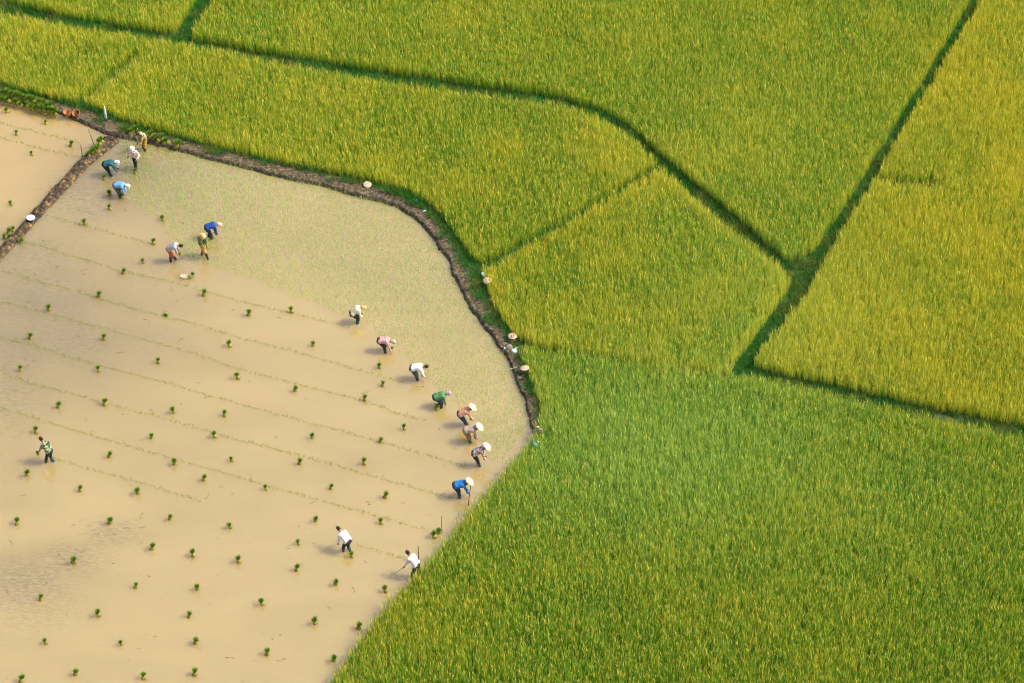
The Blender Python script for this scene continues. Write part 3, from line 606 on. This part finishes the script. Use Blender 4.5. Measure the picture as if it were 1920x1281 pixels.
# shoes
def shoe(px, py, rz, label, z=.19):
    t = thing('shoe', at(px, py, z), rz, label, 'shoe', 'pair of white shoes before the red bag')
    bm = bmesh.new(); g = bmesh.ops.create_uvsphere(bm, u_segments=16, v_segments=10, radius=1)
    for v in bm.verts:
        p = v.co; v.co = Vector((p.x * .13, p.y * (.045 - .01 * p.x), max(p.z, -.3) * (.055 if p.x < 0 else .055 - .025 * p.x)))
    obj('upper', bm, M['white'], t)
    bm = bmesh.new()
    for v in bmesh.ops.create_cube(bm, size=1)['verts']: v.co = Vector((v.co.x * .25, v.co.y * .085, v.co.z * .02 - .022))
    bmesh.ops.bevel(bm, geom=bm.edges[:], offset=.009, segments=2, affect='EDGES'); obj('sole', bm, M['grey'], t)
shoe(954, 637, R(-100), 'left one of the two white shoes standing before the red bag'); shoe(960, 636, R(-60), 'right one of the two white shoes standing before the red bag')
def slipper(px, py, rz, label):
    t = thing('slipper', at(px, py, .19), rz, label, 'slipper', 'pair of cream slippers left of the sack')
    bm = bmesh.new(); add_lathe(bm, [(0, 0), (.9, 0), (1, .1), (.9, .2), (0, .2)], 20)
    for v in bm.verts: v.co = Vector((v.co.x * .13, v.co.y * (.05 + .008 * v.co.x), v.co.z * .1))
    obj('sole', bm, M['cream'], t)
    bm = bmesh.new(); add_torus(bm, .045, .008, Matrix.Translation((.05, 0, .01)) @ Matrix.Rotation(R(90), 4, 'Y') @ Matrix.Rotation(R(90), 4, 'Z') @ Matrix.Rotation(R(-90), 4, 'Z'), 14, 6, math.pi); obj('strap', bm, M['terra'], t)
slipper(943, 650, R(-20), 'upper cream slipper lying left of the grey sack'); slipper(949, 652, R(10), 'lower cream slipper lying left of the grey sack')
# wicker baskets
def basket(px, py, tilt, label):
    t = thing('wicker_basket', at(px, py, .2), 0, label, 'basket', 'two wicker baskets on the bank', rot=tilt)
    bm = bmesh.new(); segs = 40; pr = [(0, 0), (.12, 0), (.15, .02)] + [(.15 + .065 * (k / 9) + (.004 if k % 2 else -.004), .02 + .25 * k / 9) for k in range(1, 10)]
    pr += [(.20, .27), (.14, .03), (0, .02)]; add_lathe(bm, pr, segs); obj('basket_body', bm, M['wicker'], t)
    bm = bmesh.new(); add_torus(bm, .212, .012, Matrix.Translation((0, 0, .27)), 32, 8); obj('basket_rim', bm, M['bamboo'], t)
    for s in (0, 90):
        bm = bmesh.new(); Mx = Matrix.Rotation(R(s), 4, 'Z') @ Matrix.Translation((0, 0, .27)) @ Matrix.Rotation(R(90), 4, 'X')
        add_torus(bm, .205, .008, Mx, 20, 6, math.pi); obj('handle', bm, M['bamboo'], t)
basket(128, 216, (R(8), R(-6), 0), 'left orange wicker basket on the bank, upright with bamboo loops'); basket(146, 215, (R(22), R(-24), R(20)), 'right orange wicker basket on the bank, tipped toward the camera')
# carrying pole across
def bar(name, p, q, r0, r1, mat, label, cat, group=None, seg=8):
    t = thing(name, p, 0, label, cat, group); bm = bmesh.new()
    d = Vector(q) - Vector(p); prev = Vector((0, 0, 0)); k = 5
    for i in range(k):
        c = d * ((i + 1) / k) + Vector((noise.noise(Vector((p[0], i, 0))), noise.noise(Vector((i, p[1], 2))), 0)) * .012 * (i < k - 1)
        add_cone(bm, prev, c, r0 + (r1 - r0) * i / k, r0 + (r1 - r0) * (i + 1) / k, seg); prev = c
    obj('shaft', bm, mat, t)
    bm = bmesh.new(); add_cone(bm, d * .55, d * .58, (r0 + r1) * .62, (r0 + r1) * .6, seg); obj('knot', bm, mat, t)
    return t
P0 = at(143, 222, .2); bar('carrying_pole', P0, P0 + Vector((.62, .03, .05)), .016, .014, M['bamboo'], 'short pale pole lying at the foot of the right wicker basket', 'pole')
# stakes
def stake(px, py, z, ht, lean, label, r=.022, mat='wood'):
    p = at(px, py, z - .1); q = p + Vector((lean[0], lean[1], ht + .1)); return bar('stake', p, q, r, r * .7, M[mat], label, 'stake', 'thin stakes marking the paddy edges')
stake(155, 297, .05, .78, (0, 0), 'upright thin stake standing in the small paddy beside the clod dike')
stake(178, 276, .2, .98, (-.22, .05), 'leaning thin stake on the upper end of the clod dike')
stake(878, 949, .08, 1.15, (.12, .05), 'thin dark stake at the rice edge below the bright blue shirted planter')
stake(829, 1001, .06, 1.0, (-.02, 0), 'thin tall stake at the rice edge beside two dark seedling bundles', .018)
stake(785, 1052, .05, .80, (0, 0), 'short upright stake behind the man holding a stick', .024)
# tall white marker
t = thing('white_marker', at(199, 227, .12), 0, 'tall narrow white pointed marker standing at the rice edge right of baskets', 'marker')
bm = bmesh.new(); add_lathe(bm, [(0, .0), (.075, .0), (.078, .25), (.07, .5)], 20); obj('lower_sleeve', bm, simple('grey stained plastic sleeve', (150, 152, 146), (196, 196, 188)), t)
bm = bmesh.new(); add_lathe(bm, [(.068, .5), (.06, .66), (.045, .82), (.02, .93), (0, .96)], 20); obj('pointed_top', bm, M['white'], t)
bm = bmesh.new(); add_cone(bm, Vector((0, 0, -.15)), Vector((0, 0, .02)), .02, .02); obj('post', bm, M['wood'], t)
# basin
t = thing('basin', at(58, 411, .24), 0, 'round white enamel basin resting on the clod dike', 'basin', rot=(R(4), R(3), 0))
bm = bmesh.new(); add_lathe(bm, [(0, 0), (.11, 0), (.15, .04), (.19, .09), (.215, .10), (.216, .106), (.188, .10), (.145, .048), (.105, .012), (0, .012)], 32); obj('bowl', bm, M['enamel'], t)
bm = bmesh.new(); add_torus(bm, .215, .005, Matrix.Translation((0, 0, .104)), 32, 6); obj('rim', bm, M['navy'], t)
# floating torn sack with seedlings
t = thing('open_sack', at(351, 520, WZ), R(6), 'torn open cream sack floating on the water with seedlings on it', 'sack')
bm = bmesh.new(); n1 = 30
g = [[None] * 16 for _ in range(n1)]
for i in range(n1):
    for j in range(16):
        u, v_ = i / (n1 - 1) * 2 - 1, j / 15 * 2 - 1
        X = u * .34 * (1 - .15 * v_ * v_); Y = v_ * .19 * (1 - .35 * u * u) + .03 * noise.noise(Vector((u * 3, v_ * 3, 0)))
        Z = .02 + .10 * (u * u * .6 + v_ * v_ * .5) + .07 * abs(noise.noise(Vector((u * 4, v_ * 4, 7))))
        g[i][j] = bm.verts.new((X, Y, Z))
for i in range(n1 - 1):
    for j in range(15): bm.faces.new((g[i][j], g[i + 1][j], g[i + 1][j + 1], g[i][j + 1]))
bmesh.ops.solidify(bm, geom=bm.faces[:], thickness=.008); obj('sack_cloth', bm, M['cream'], t)
bundle(356, 520, 'dark seedling bundle lying on the floating torn sack', z=.10, tilt=1.0, az=.6, s=1.0)
# dark twig on the water
p = at(339, 417, WZ + .01); bar('twig', p, p + Vector((.17, -.12, .03)), .016, .009, simple('dark wet twig', (44, 34, 24), (70, 54, 38)), 'short dark twig floating up left of the three planters', 'twig')
p = at(953, 693, .24); bar('straw_stalk', p, p + Vector((.42, .12, .04)), .012, .007, M['cream'], 'pale dry stalk lying across the bank left of lowest conical hat', 'stalk')

# ------------------------------------------------------------------ people
def ik(a, b_, l1, l2, pole):
    d = b_ - a; L_ = min(d.length, (l1 + l2) * .999); dn = d.normalized(); x = (l1 * l1 - l2 * l2 + L_ * L_) / (2 * L_)
    h = math.sqrt(max(l1 * l1 - x * x, 0)); p = pole - dn * pole.dot(dn); p = p.normalized() if p.length > 1e-5 else Vector((0, 0, 1))
    return a + dn * x + p * h, a + dn * L_
def capsule(bm, a, b_, ra, rb, seg=12):
    d = b_ - a; q = (d if d.length > 1e-6 else Vector((0, 0, 1))).to_track_quat('Z', 'Y'); n = 4; rings = []
    pr = [(ra * math.sin(math.pi / 2 * k / n), -ra * math.cos(math.pi / 2 * k / n), 0) for k in range(n + 1)] + [(rb * math.cos(math.pi / 2 * k / n), rb * math.sin(math.pi / 2 * k / n), 1) for k in range(n + 1)]
    for r, z, e in pr:
        c = (b_ if e else a) + q @ Vector((0, 0, z))
        rings.append([bm.verts.new(c)] if r < 1e-6 else [bm.verts.new(c + q @ Vector((r * math.cos(2 * math.pi * i / seg), r * math.sin(2 * math.pi * i / seg), 0))) for i in range(seg)])
    for A_, B_ in zip(rings[:-1], rings[1:]):
        for i in range(seg):
            j = (i + 1) % seg; u = []
            for v in (A_[i % len(A_)], A_[j % len(A_)], B_[j % len(B_)], B_[i % len(B_)]):
                if v not in u: u.append(v)
            if len(u) > 2: bm.faces.new(u)
def ell(bm, c, r, Q=Matrix.Identity(3), useg=16):
    g = bmesh.ops.create_uvsphere(bm, u_segments=useg, v_segments=useg // 2 + 2, radius=1.0)
    for v in g['verts']: v.co = c + Q @ Vector((v.co.x * r[0], v.co.y * r[1], v.co.z * r[2]))
def skin_surface(name, bm, vox, smooth, mat, parent, wrinkle=0.0, seed=0.0):
    me = bpy.data.meshes.new('tmp'); bm.to_mesh(me); bm.free(); o = bpy.data.objects.new('tmp', me); COL.objects.link(o)
    m = o.modifiers.new('r', 'REMESH'); m.mode = 'VOXEL'; m.voxel_size = vox
    if smooth: s = o.modifiers.new('s', 'SMOOTH'); s.factor = .5; s.iterations = smooth
    dg = bpy.context.evaluated_depsgraph_get(); res = bpy.data.meshes.new_from_object(o.evaluated_get(dg)); bpy.data.objects.remove(o); bpy.data.meshes.remove(me)
    if wrinkle:
        for v in res.vertices:
            p = v.co + Vector((seed, 0, 0)); v.co += v.normal * wrinkle * (noise.noise(Vector((p.x * 7, p.y * 7, p.z * 15))) + .6 * noise.noise(p * 24))
    res.name = name; res.materials.clear()
    return link_mesh(name, res, mat, parent)

def person(px, py, yaw, label, shirt, trouser, head, pose, boots='dark', sleeves=1.0, s=1.0, rolled=0.0, legs_hidden=False):
    """local frame: +x is forward, feet at the origin, z=0 is the water surface"""
    t = thing('person', at(px, py, WZ), R(yaw), label, 'person', None, s)
    V = Vector; st = R(pose.get('stoop', 80)); hp = R(pose.get('headp', 0)); hz = pose.get('hipz', .70); sink = pose.get('sink', .15)
    pel = V((pose.get('hipx', -.14), 0, hz)); sp = V((math.sin(st), 0, math.cos(st))); bk = V((-math.cos(st), 0, math.sin(st)))
    rnd = pose.get('round', .05); waist = pel + sp * .17 + bk * rnd * .7; chest = pel + sp * .36 + bk * rnd; neckb = pel + sp * .49 + bk * rnd * .3
    hd = V((math.sin(st + hp), 0, math.cos(st + hp))); hc = neckb + hd * .17; fwd = V((math.cos(st + hp), 0, -math.sin(st + hp)))
    turn = R(pose.get('turn', 0))
    Q = Matrix((fwd, V((0, 1, 0)), hd)).transposed() @ Matrix.Rotation(turn, 3, 'Z')
    hips = [pel + V((0, sy * .085, -.02)) for sy in (1, -1)]
    shs = [pel + sp * .42 + bk * rnd * .5 + V((0, sy * .165, 0)) for sy in (1, -1)]
    feet = [V((f[0], f[1], -sink + (f[2] if len(f) > 2 else 0))) for f in pose.get('feet', ((0.06, .13), (-.04, -.13)))]
    hands = [V(h) for h in pose.get('hands', ((.42, .10, .30), (.50, -.12, .10)))]
    if boots: rolled = max(rolled, .60)
    kp = pose.get('knee', V((1, 0, .1))); legs = []; arms = []
    for h, f in zip(hips, feet):
        k_, e = ik(h, f + V((0, 0, .07)), .40, .40, V(kp)); legs.append((h, k_, e))
    for sh, h, sy in zip(shs, hands, (1, -1)):
        k_, e = ik(sh, h, .27, .24, V(pose.get('elbow', (-.3, 0, -.2))) + V((0, sy * .6, 0))); arms.append((sh, k_, e))
    # ---- body, one continuous surface
    bm = bmesh.new()
    for y_ in (-.07, 0, .07):
        o_ = V((0, y_, 0)); capsule(bm, pel + o_, waist + o_, .105, .09); capsule(bm, waist + o_, chest + o_ * 1.25, .09, .105)
    capsule(bm, shs[0], shs[1], .06, .06); capsule(bm, chest, neckb, .09, .055); capsule(bm, neckb, hc - hd * .04, .052, .05)
    ell(bm, hc + hd * .02, (.092, .076, .108), Q); ell(bm, hc - hd * .055 + Q @ V((.022, 0, 0)), (.058, .052, .055), Q)          # skull and jaw
    ell(bm, hc + Q @ V((.094, 0, -.012)), (.020, .013, .024), Q)                                                           # nose
    ell(bm, hc + Q @ V((.080, 0, .030)), (.016, .050, .010), Q)                                                            # brow
    ell(bm, hc + Q @ V((.078, 0, -.062)), (.016, .026, .010), Q)                                                           # lips
    for sy in (1, -1): ell(bm, hc + Q @ V((-.005, sy * .078, -.005)), (.020, .010, .030), Q, 12)                            # ears
    for (h, k_, e), f in zip(legs, feet):
        capsule(bm, h, k_, .082, .054); capsule(bm, k_, e, .055, .036); capsule(bm, k_ * .6 + e * .4 - V((.012, 0, 0)), k_ * .3 + e * .7, .05, .038)
        ell(bm, f + V((.06, 0, .03)), (.125, .045, .035))
    for (a, k_, e), sy in zip(arms, (1, -1)):
        capsule(bm, a, k_, .048, .037); capsule(bm, k_, e, .037, .025)
        d = (e - k_).normalized(); side = V((0, 1, 0)) - d * d.y; side.normalize(); nrm = d.cross(side) * sy
        HQ = Matrix((d, side, nrm)).transposed(); palm = e + d * .05; ell(bm, palm, (.052, .040, .017), HQ, 14)
        for i, (o_, ln, cu) in enumerate(((.030, .070, .5), (.010, .080, .65), (-.011, .074, .8), (-.030, .058, .95))):
            b0 = e + d * .088 + side * o_; d1 = (d * math.cos(cu) - nrm * math.sin(cu)); d2 = (d * math.cos(cu * 2.1) - nrm * math.sin(cu * 2.1))
            capsule(bm, b0 - d * .01, b0 + d1 * ln * .55, .0098, .009, 8); capsule(bm, b0 + d1 * ln * .55, b0 + d1 * ln * .55 + d2 * ln * .45, .009, .008, 8)
        th = side * .8 + d * .6 - nrm * .4; th.normalize(); b0 = e + d * .03 + side * .03
        capsule(bm, b0, b0 + th * .036, .0125, .011, 8); capsule(bm, b0 + th * .036, b0 + th * .036 + (d * .8 + th * .3 - nrm * .5).normalized() * .032, .011, .009, 8)
    skin_surface('body', bm, .009, 2, M['skin'], t)
    for sy in (1, -1):
        bm = bmesh.new(); ell(bm, hc + Q @ V((.082, sy * .031, .010)), (.010, .014, .008), Q, 10); obj('eye', bm, M['hair'], t)
    # ---- clothes
    bm = bmesh.new()
    for y_ in (-.08, 0, .08):
        o_ = V((0, y_, 0)); capsule(bm, pel + sp * .05 + o_ * 1.15, waist + o_, .125, .112); capsule(bm, waist + o_, chest + o_ * 1.2, .112, .125)
    capsule(bm, shs[0], shs[1], .075, .075); capsule(bm, chest, neckb - sp * .02, .10, .068)
    for (a, k_, e) in arms:
        capsule(bm, a, k_, .068, .055)
        if sleeves > .5: capsule(bm, k_, k_ + (e - k_) * min(1, (sleeves - .5) * 2), .054, .042)
        else: pass
    skin_surface('shirt', bm, .014, 3, shirt, t, .016, px)
    bm = bmesh.new()
    for y_ in (-.07, 0, .07): capsule(bm, pel + V((0, y_, 0)), pel + sp * .08 + V((0, y_, 0)), .122, .112)
    for (h, k_, e) in legs:
        capsule(bm, h, k_, .105, .074); e2 = k_ + (e - k_) * (1 - rolled); capsule(bm, k_, e2, .074, .058 if rolled < .5 else .07)
    skin_surface('trousers', bm, .014, 3, trouser, t, .014, py)
    if boots:
        for (h, k_, e), f in zip(legs, feet):
            bm = bmesh.new(); a = k_ + (e - k_) * .35; capsule(bm, a, e, .082, .060); ell(bm, f + V((.06, 0, .03)), (.15, .058, .05)); add_torus(bm, .080, .008, Matrix.Translation(a) @ (k_ - e).to_track_quat('Z', 'Y').to_matrix().to_4x4(), 16, 6)
            skin_surface('boot', bm, .014, 1, M[boots], t)
    HM = Matrix.Translation(hc) @ Q.to_4x4()
    kind, hm = head
    if kind == 'hair':
        bm = bmesh.new(); g = bmesh.ops.create_uvsphere(bm, u_segments=24, v_segments=16, radius=1.0)
        for v in g['verts']:
            p = v.co; front = p.x > .35 and p.z < .35
            sc = .90 if front or p.z < -.62 else 1.10 + .06 * noise.noise(p * 5)
            v.co = HM @ V((p.x * .092 * sc - .006, p.y * .078 * sc, p.z * .108 * sc + .024))
        obj('hair', bm, hm, t)
    else:
        bm = bmesh.new(); g = bmesh.ops.create_uvsphere(bm, u_segments=24, v_segments=16, radius=1.0)      # hair under the hat
        for v in g['verts']:
            p = v.co; sc = .88 if (p.x > .3 or p.z < -.5) else 1.06; v.co = HM @ V((p.x * .092 * sc - .006, p.y * .078 * sc, p.z * .108 * sc + .02))
        obj('hair', bm, M['hair'], t)
    if kind == 'cone':
        bm = bmesh.new(); cone_hat_bm(bm, .225, .145, HM @ Matrix.Translation((-.03, 0, .070)) @ Matrix.Rotation(R(-8), 4, 'Y')); obj('conical_hat', bm, hm, t)
    elif kind == 'brim':
        bm = bmesh.new(); add_lathe(bm, [(0, .105), (.05, .10), (.09, .07), (.103, .02), (.106, -.01), (.165, -.035), (.168, -.042), (.10, -.02), (.09, .02), (.05, .08), (0, .09)], 28, HM @ Matrix.Translation((-.005, 0, .055)))
        for v in bm.verts: v.co += V((0, 0, 1)) * .018 * noise.noise(v.co * 9 + V((px, 0, 0)))
        obj('sun_hat', bm, hm, t)
    elif kind == 'scarf':
        bm = bmesh.new(); ell(bm, hc + HM.to_3x3() @ V((-.010, 0, .028)), (.112, .10, .120), Q); ell(bm, hc + HM.to_3x3() @ V((-.05, 0, -.05)), (.075, .09, .09), Q)
        ell(bm, hc + HM.to_3x3() @ V((.09, 0, .055)), (.085, .082, .012), Q)
        skin_surface('head_scarf', bm, .012, 2, hm, t, .012, px)
    t_hand = [t.matrix_basis @ (a[2] + (a[2] - a[1]).normalized() * .07) for a in arms]
    return t, t_hand

def cloth(name, c1, c2, sc=8): return noise_mat(name, c1, c2, sc, .8, .25)
def stripe_mat(name, c1, c2, c3, sc):
    m, nt, b = newmat(name); L = nt.links; tc = N(nt, 'ShaderNodeTexCoord'); v = N(nt, 'ShaderNodeTexNoise'); v.inputs['Scale'].default_value = sc; v.inputs['Detail'].default_value = 1.5; v.inputs['Distortion'].default_value = .8
    L.new(tc.outputs['Object'], v.inputs['Vector']); r = ramp(nt, [(0.40, lin(c1)), (0.47, lin(c2)), (0.56, lin(c3))]); r.color_ramp.interpolation = 'CONSTANT'
    L.new(v.outputs['Fac'], r.inputs[0]); L.new(r.outputs[0], b.inputs['Base Color']); b.inputs['Roughness'].default_value = .85; return m
C = dict(ochre=cloth('ochre trousers', (168, 116, 40), (206, 150, 64)), tanpat=stripe_mat('tan and green patterned shirt', (96, 110, 74), (190, 168, 116), (212, 190, 140), 9), pinkpat=stripe_mat('pale pink patterned shirt', (206, 150, 128), (238, 208, 190), (246, 226, 212), 16),
    black=cloth('black trousers', (18, 18, 22), (34, 34, 40)), teal=cloth('dark teal shirt', (12, 74, 82), (24, 98, 104)), lblue=cloth('light blue shirt', (84, 138, 188), (108, 160, 206)), gtrous=cloth('grey brown trousers', (70, 66, 58), (96, 90, 78)),
    royal=cloth('royal blue shirt', (14, 58, 128), (24, 76, 150)), dnavy=cloth('dark navy trousers', (18, 28, 52), (30, 42, 68)), olive=cloth('olive green jacket', (86, 96, 48), (118, 126, 66)), amber=cloth('amber trousers', (196, 138, 32), (222, 166, 56)),
    greys=cloth('grey shirt', (138, 138, 146), (172, 168, 172)), redt=cloth('brick red trousers', (168, 74, 50), (196, 98, 66)), creams=cloth('cream shirt', (206, 196, 158), (226, 218, 184)), mauve=cloth('mauve pink shirt', (168, 134, 132), (196, 158, 152)),
    maroon=cloth('dark maroon trousers', (52, 28, 32), (80, 46, 48)), whites=cloth('white shirt', (206, 204, 198), (222, 220, 216)), slate=cloth('dark slate trousers', (44, 60, 66), (66, 82, 86)), greenS=cloth('green shirt', (66, 112, 64), (92, 138, 84)),
    peach=cloth('peach brown shirt', (194, 140, 100), (216, 166, 124)), navy=cloth('navy trousers', (22, 40, 62), (36, 56, 82)), gmauve=cloth('grey mauve shirt', (150, 134, 122), (178, 160, 146)), brownt=cloth('brown trousers', (136, 98, 66), (166, 124, 88)),
    flower=stripe_mat('pink and dark flowered shirt', (88, 62, 66), (210, 176, 168), (232, 208, 200), 22), bblue=cloth('bright blue shirt', (18, 98, 158), (30, 118, 180)), camo=stripe_mat('striped camouflage shirt', (30, 56, 42), (104, 122, 92), (168, 166, 130), 11), whiteb=cloth('cold white shirt', (200, 206, 216), (216, 220, 226)),
    pinkcap=cloth('pale pink headscarf', (214, 172, 150), (232, 196, 176)), tancap=cloth('tan headscarf', (196, 150, 98), (220, 178, 124)), greyscarf=cloth('grey pink headscarf', (150, 130, 130), (206, 172, 166)), whitecap=cloth('white sun hat cloth', (206, 200, 190), (222, 218, 208)), hatw=simple('bleached palm leaf hat', (214, 200, 160), (228, 214, 176), .6, 30))
BEND = dict(stoop=86, headp=-10, hipz=.70, hipx=-.20, feet=((.0, .12), (.12, -.12)), hands=((.36, .06, .34), (.50, -.10, .06)))
def P_(base, **k): d = dict(base); d.update(k); return d
PEOPLE = []
PEOPLE.append(person(271, 281, -125, 'stooping porter with black hair, tan patterned shirt and ochre trousers by the bank', C['tanpat'], C['ochre'], ('hair', M['hair']), dict(stoop=32, headp=30, hipz=.72, hipx=-.06, feet=((.12, .12), (-.10, -.12)), hands=((.36, .12, .62), (.34, -.10, .58))), boots='dark'))
t1 = PEOPLE[-1][0]
bm = bmesh.new(); add_torus(bm, .165, .016, Matrix.Translation((.02, -.02, 1.0)) @ Matrix.Rotation(R(62), 4, 'X') @ Matrix.Rotation(R(20), 4, 'Y'), 24, 6); obj('shoulder_strap', bm, M['hair'], t1)
PEOPLE.append(person(255, 316, -115, 'standing person in white hat, pale pink shirt and black trousers wading', C['pinkpat'], C['black'], ('brim', C['whitecap']), dict(stoop=8, headp=28, hipz=.73, hipx=0, round=.0, feet=((.20, .09), (-.17, -.09)), hands=((.20, .26, .80), (.12, -.30, .78)), elbow=(-1, 0, 0)), boots='dark'))
PEOPLE.append(person(206, 328, 4, 'bending planter in dark teal shirt, black striped trousers and white cap', C['teal'], C['black'], ('scarf', C['whitecap']), P_(BEND, stoop=88, hipx=-.22)))
PEOPLE.append(person(224, 368, -12, 'bending planter in light blue shirt, white cap and grey trousers', C['lblue'], C['gtrous'], ('scarf', C['whitecap']), P_(BEND, stoop=92, hipx=-.16, hands=((.34, .06, .30), (.42, -.12, -.02)))))
PEOPLE.append(person(392, 447, 14, 'bending planter in royal blue shirt and pink scarf at upper group', C['royal'], C['dnavy'], ('scarf', C['pinkcap']), P_(BEND, stoop=84, headp=18, hipx=-.08, hands=((.34, .08, .32), (.40, -.12, .22)))))
PEOPLE.append(person(382, 479, -70, 'standing person in olive jacket, amber trousers and black boots stepping forward', C['olive'], C['amber'], ('brim', C['tancap']), dict(stoop=14, headp=30, hipz=.74, hipx=-.03, feet=((-.06, -.10), (.26, .12, .14)), hands=((.36, .14, .66), (.34, -.02, .72))), boots='dark'))
PEOPLE.append(person(324, 489, -8, 'bending planter in grey shirt and brick red trousers with black hair', C['greys'], C['redt'], ('hair', M['hair']), dict(stoop=66, headp=20, hipz=.76, hipx=-.14, feet=((-.06, -.12), (.16, .12)), hands=((.38, .06, .36), (.34, -.10, .28))), boots='dark', sleeves=.5))
PEOPLE.append(person(669, 605, 10, 'crouching planter in cream shirt and tan scarf with knees bent', C['creams'], C['black'], ('scarf', C['tancap']), dict(stoop=58, headp=36, hipz=.60, hipx=-.22, feet=((.02, .06), (.0, -.08)), hands=((.22, .06, .50), (.28, -.10, .42)), knee=(1, 0, .4)), boots='gboot'))
PEOPLE.append(person(719, 658, -10, 'planter bending low in mauve shirt with dark maroon trousers', C['mauve'], C['maroon'], ('scarf', C['greyscarf']), P_(BEND, stoop=94, hipz=.64, hipx=-.18, hands=((.32, .08, .26), (.44, -.12, .0)))))
PEOPLE.append(person(780, 711, -4, 'bending planter in white shirt and slate trousers with bare black hair', C['whites'], C['slate'], ('hair', M['hair']), P_(BEND, stoop=84, hipz=.68, hipx=-.18, feet=((.06, .08), (.10, -.08)), hands=((.32, .08, .30), (.42, -.10, .20)))))
PEOPLE.append(person(822, 762, 6, 'planter bending low in green shirt with pink headscarf', C['greenS'], C['slate'], ('scarf', C['greyscarf']), P_(BEND, stoop=80, hipz=.58, hipx=-.16, hands=((.26, .08, .26), (.32, -.12, .14)), knee=(1, 0, .5))))
PEOPLE.append(person(876, 797, 4, 'conical hatted planter in peach brown shirt and navy trousers, topmost of four', C['peach'], C['navy'], ('cone', C['hatw']), P_(BEND, stoop=66, headp=-14, hipz=.70, hipx=-.34, feet=((.02, .08), (.06, -.08)), hands=((.16, .08, .36), (.36, -.12, .22)))))
PEOPLE.append(person(881, 828, -4, 'conical hatted planter in grey shirt and brown trousers with green boots', C['gmauve'], C['brownt'], ('cone', C['hatw']), P_(BEND, stoop=84, headp=-32, hipz=.70, hipx=-.20, feet=((.0, .08), (.06, -.08)), hands=((.24, .08, .34), (.44, -.12, .04)))  , boots='gboot'))
PEOPLE.append(person(899, 872, 0, 'conical hatted planter in flowered pink shirt and dark trousers', C['flower'], C['dnavy'], ('cone', C['hatw']), P_(BEND, stoop=62, headp=-10, hipz=.72, hipx=-.24, feet=((-.02, .08), (.04, -.08)), hands=((.22, .08, .40), (.30, -.12, .32)))  , boots='gboot'))
PEOPLE.append(person(861, 931, 0, 'planter in bright blue shirt and conical hat nearest to the rice edge', C['bblue'], C['navy'], ('cone', C['hatw']), P_(BEND, stoop=86, headp=-34, hipz=.70, hipx=-.18, feet=((-.02, .08), (.04, -.08)), hands=((.32, .10, .32), (.50, -.12, .16)))  , boots='gboot'))
PEOPLE.append(person(93, 866, 152, 'dark haired man in striped camouflage shirt wading away to the left', C['camo'], C['black'], ('hair', M['hair']), dict(stoop=36, headp=-4, hipz=.70, hipx=-.10, feet=((.14, .10), (-.16, -.10)), hands=((.40, .22, .50), (.16, -.24, .50))), boots='gboot', sleeves=.5))
PEOPLE.append(person(651, 1034, 138, 'man in white shirt and black trousers bending away left in open water', C['whiteb'], C['black'], ('hair', M['hair']), dict(stoop=58, headp=-6, hipz=.68, hipx=-.10, feet=((.14, .10), (-.12, -.10)), hands=((.40, .16, .14), (.44, -.14, .10))), boots='gboot'))
PEOPLE.append(person(779, 1081, 150, 'man in white shirt leaning out of the rice edge with a stick', C['whites'], C['black'], ('hair', M['hair']), dict(stoop=42, headp=-6, hipz=.74, hipx=-.08, feet=((.14, .10), (-.16, -.12)), hands=((.46, .20, .48), (.40, -.06, .56))), boots='dark', sleeves=.85))
# what people hold
h = PEOPLE[-1][1][0]; h2 = PEOPLE[-1][1][1]
d = (h - h2).normalized() if (h - h2).length > .05 else Vector((-1, 0, 0)); d = Vector((-.62, -.25, -.45)).normalized()
bar('walking_stick', h - d * .38, h + d * .52, .014, .010, M['bamboo'], 'short wooden stick held by the white shirted man at the rice edge', 'stick')
def held(i, hand, label, sc=.62):
    p = PEOPLE[i][1][hand]; k = random.randrange(4); assert label not in LABELS; LABELS.add(label)
    o = copy_thing(protos[k], p + Vector((0, 0, -.09)), 0, sc, label, rot=(random.uniform(-.5, .5), random.uniform(-.5, .5), 0)); o['group'] = 'seedling bundles held by planters'; return o
for i, lab in [(2, 'seedling bundle held by the planter in dark teal shirt'), (4, 'seedling bundle held by the planter in royal blue shirt'), (6, 'seedling bundle held by the planter in brick red trousers'), (7, 'seedling bundle held by the crouching cream shirted planter'),
    (8, 'yellowish seedling bundle held by the planter in mauve shirt'), (9, 'seedling bundle held by the white shirted bending planter'), (11, 'seedling bundle held by the conical hatted planter in peach shirt'), (12, 'seedling bundle held by the conical hatted planter in grey shirt'),
    (13, 'seedling bundle held by the conical hatted planter in flowered shirt'), (14, 'seedling bundle held by the planter in bright blue shirt'), (15, 'seedling bundle held by the man in camouflage shirt')]:
    held(i, 0, lab)
print('people', len(PEOPLE))
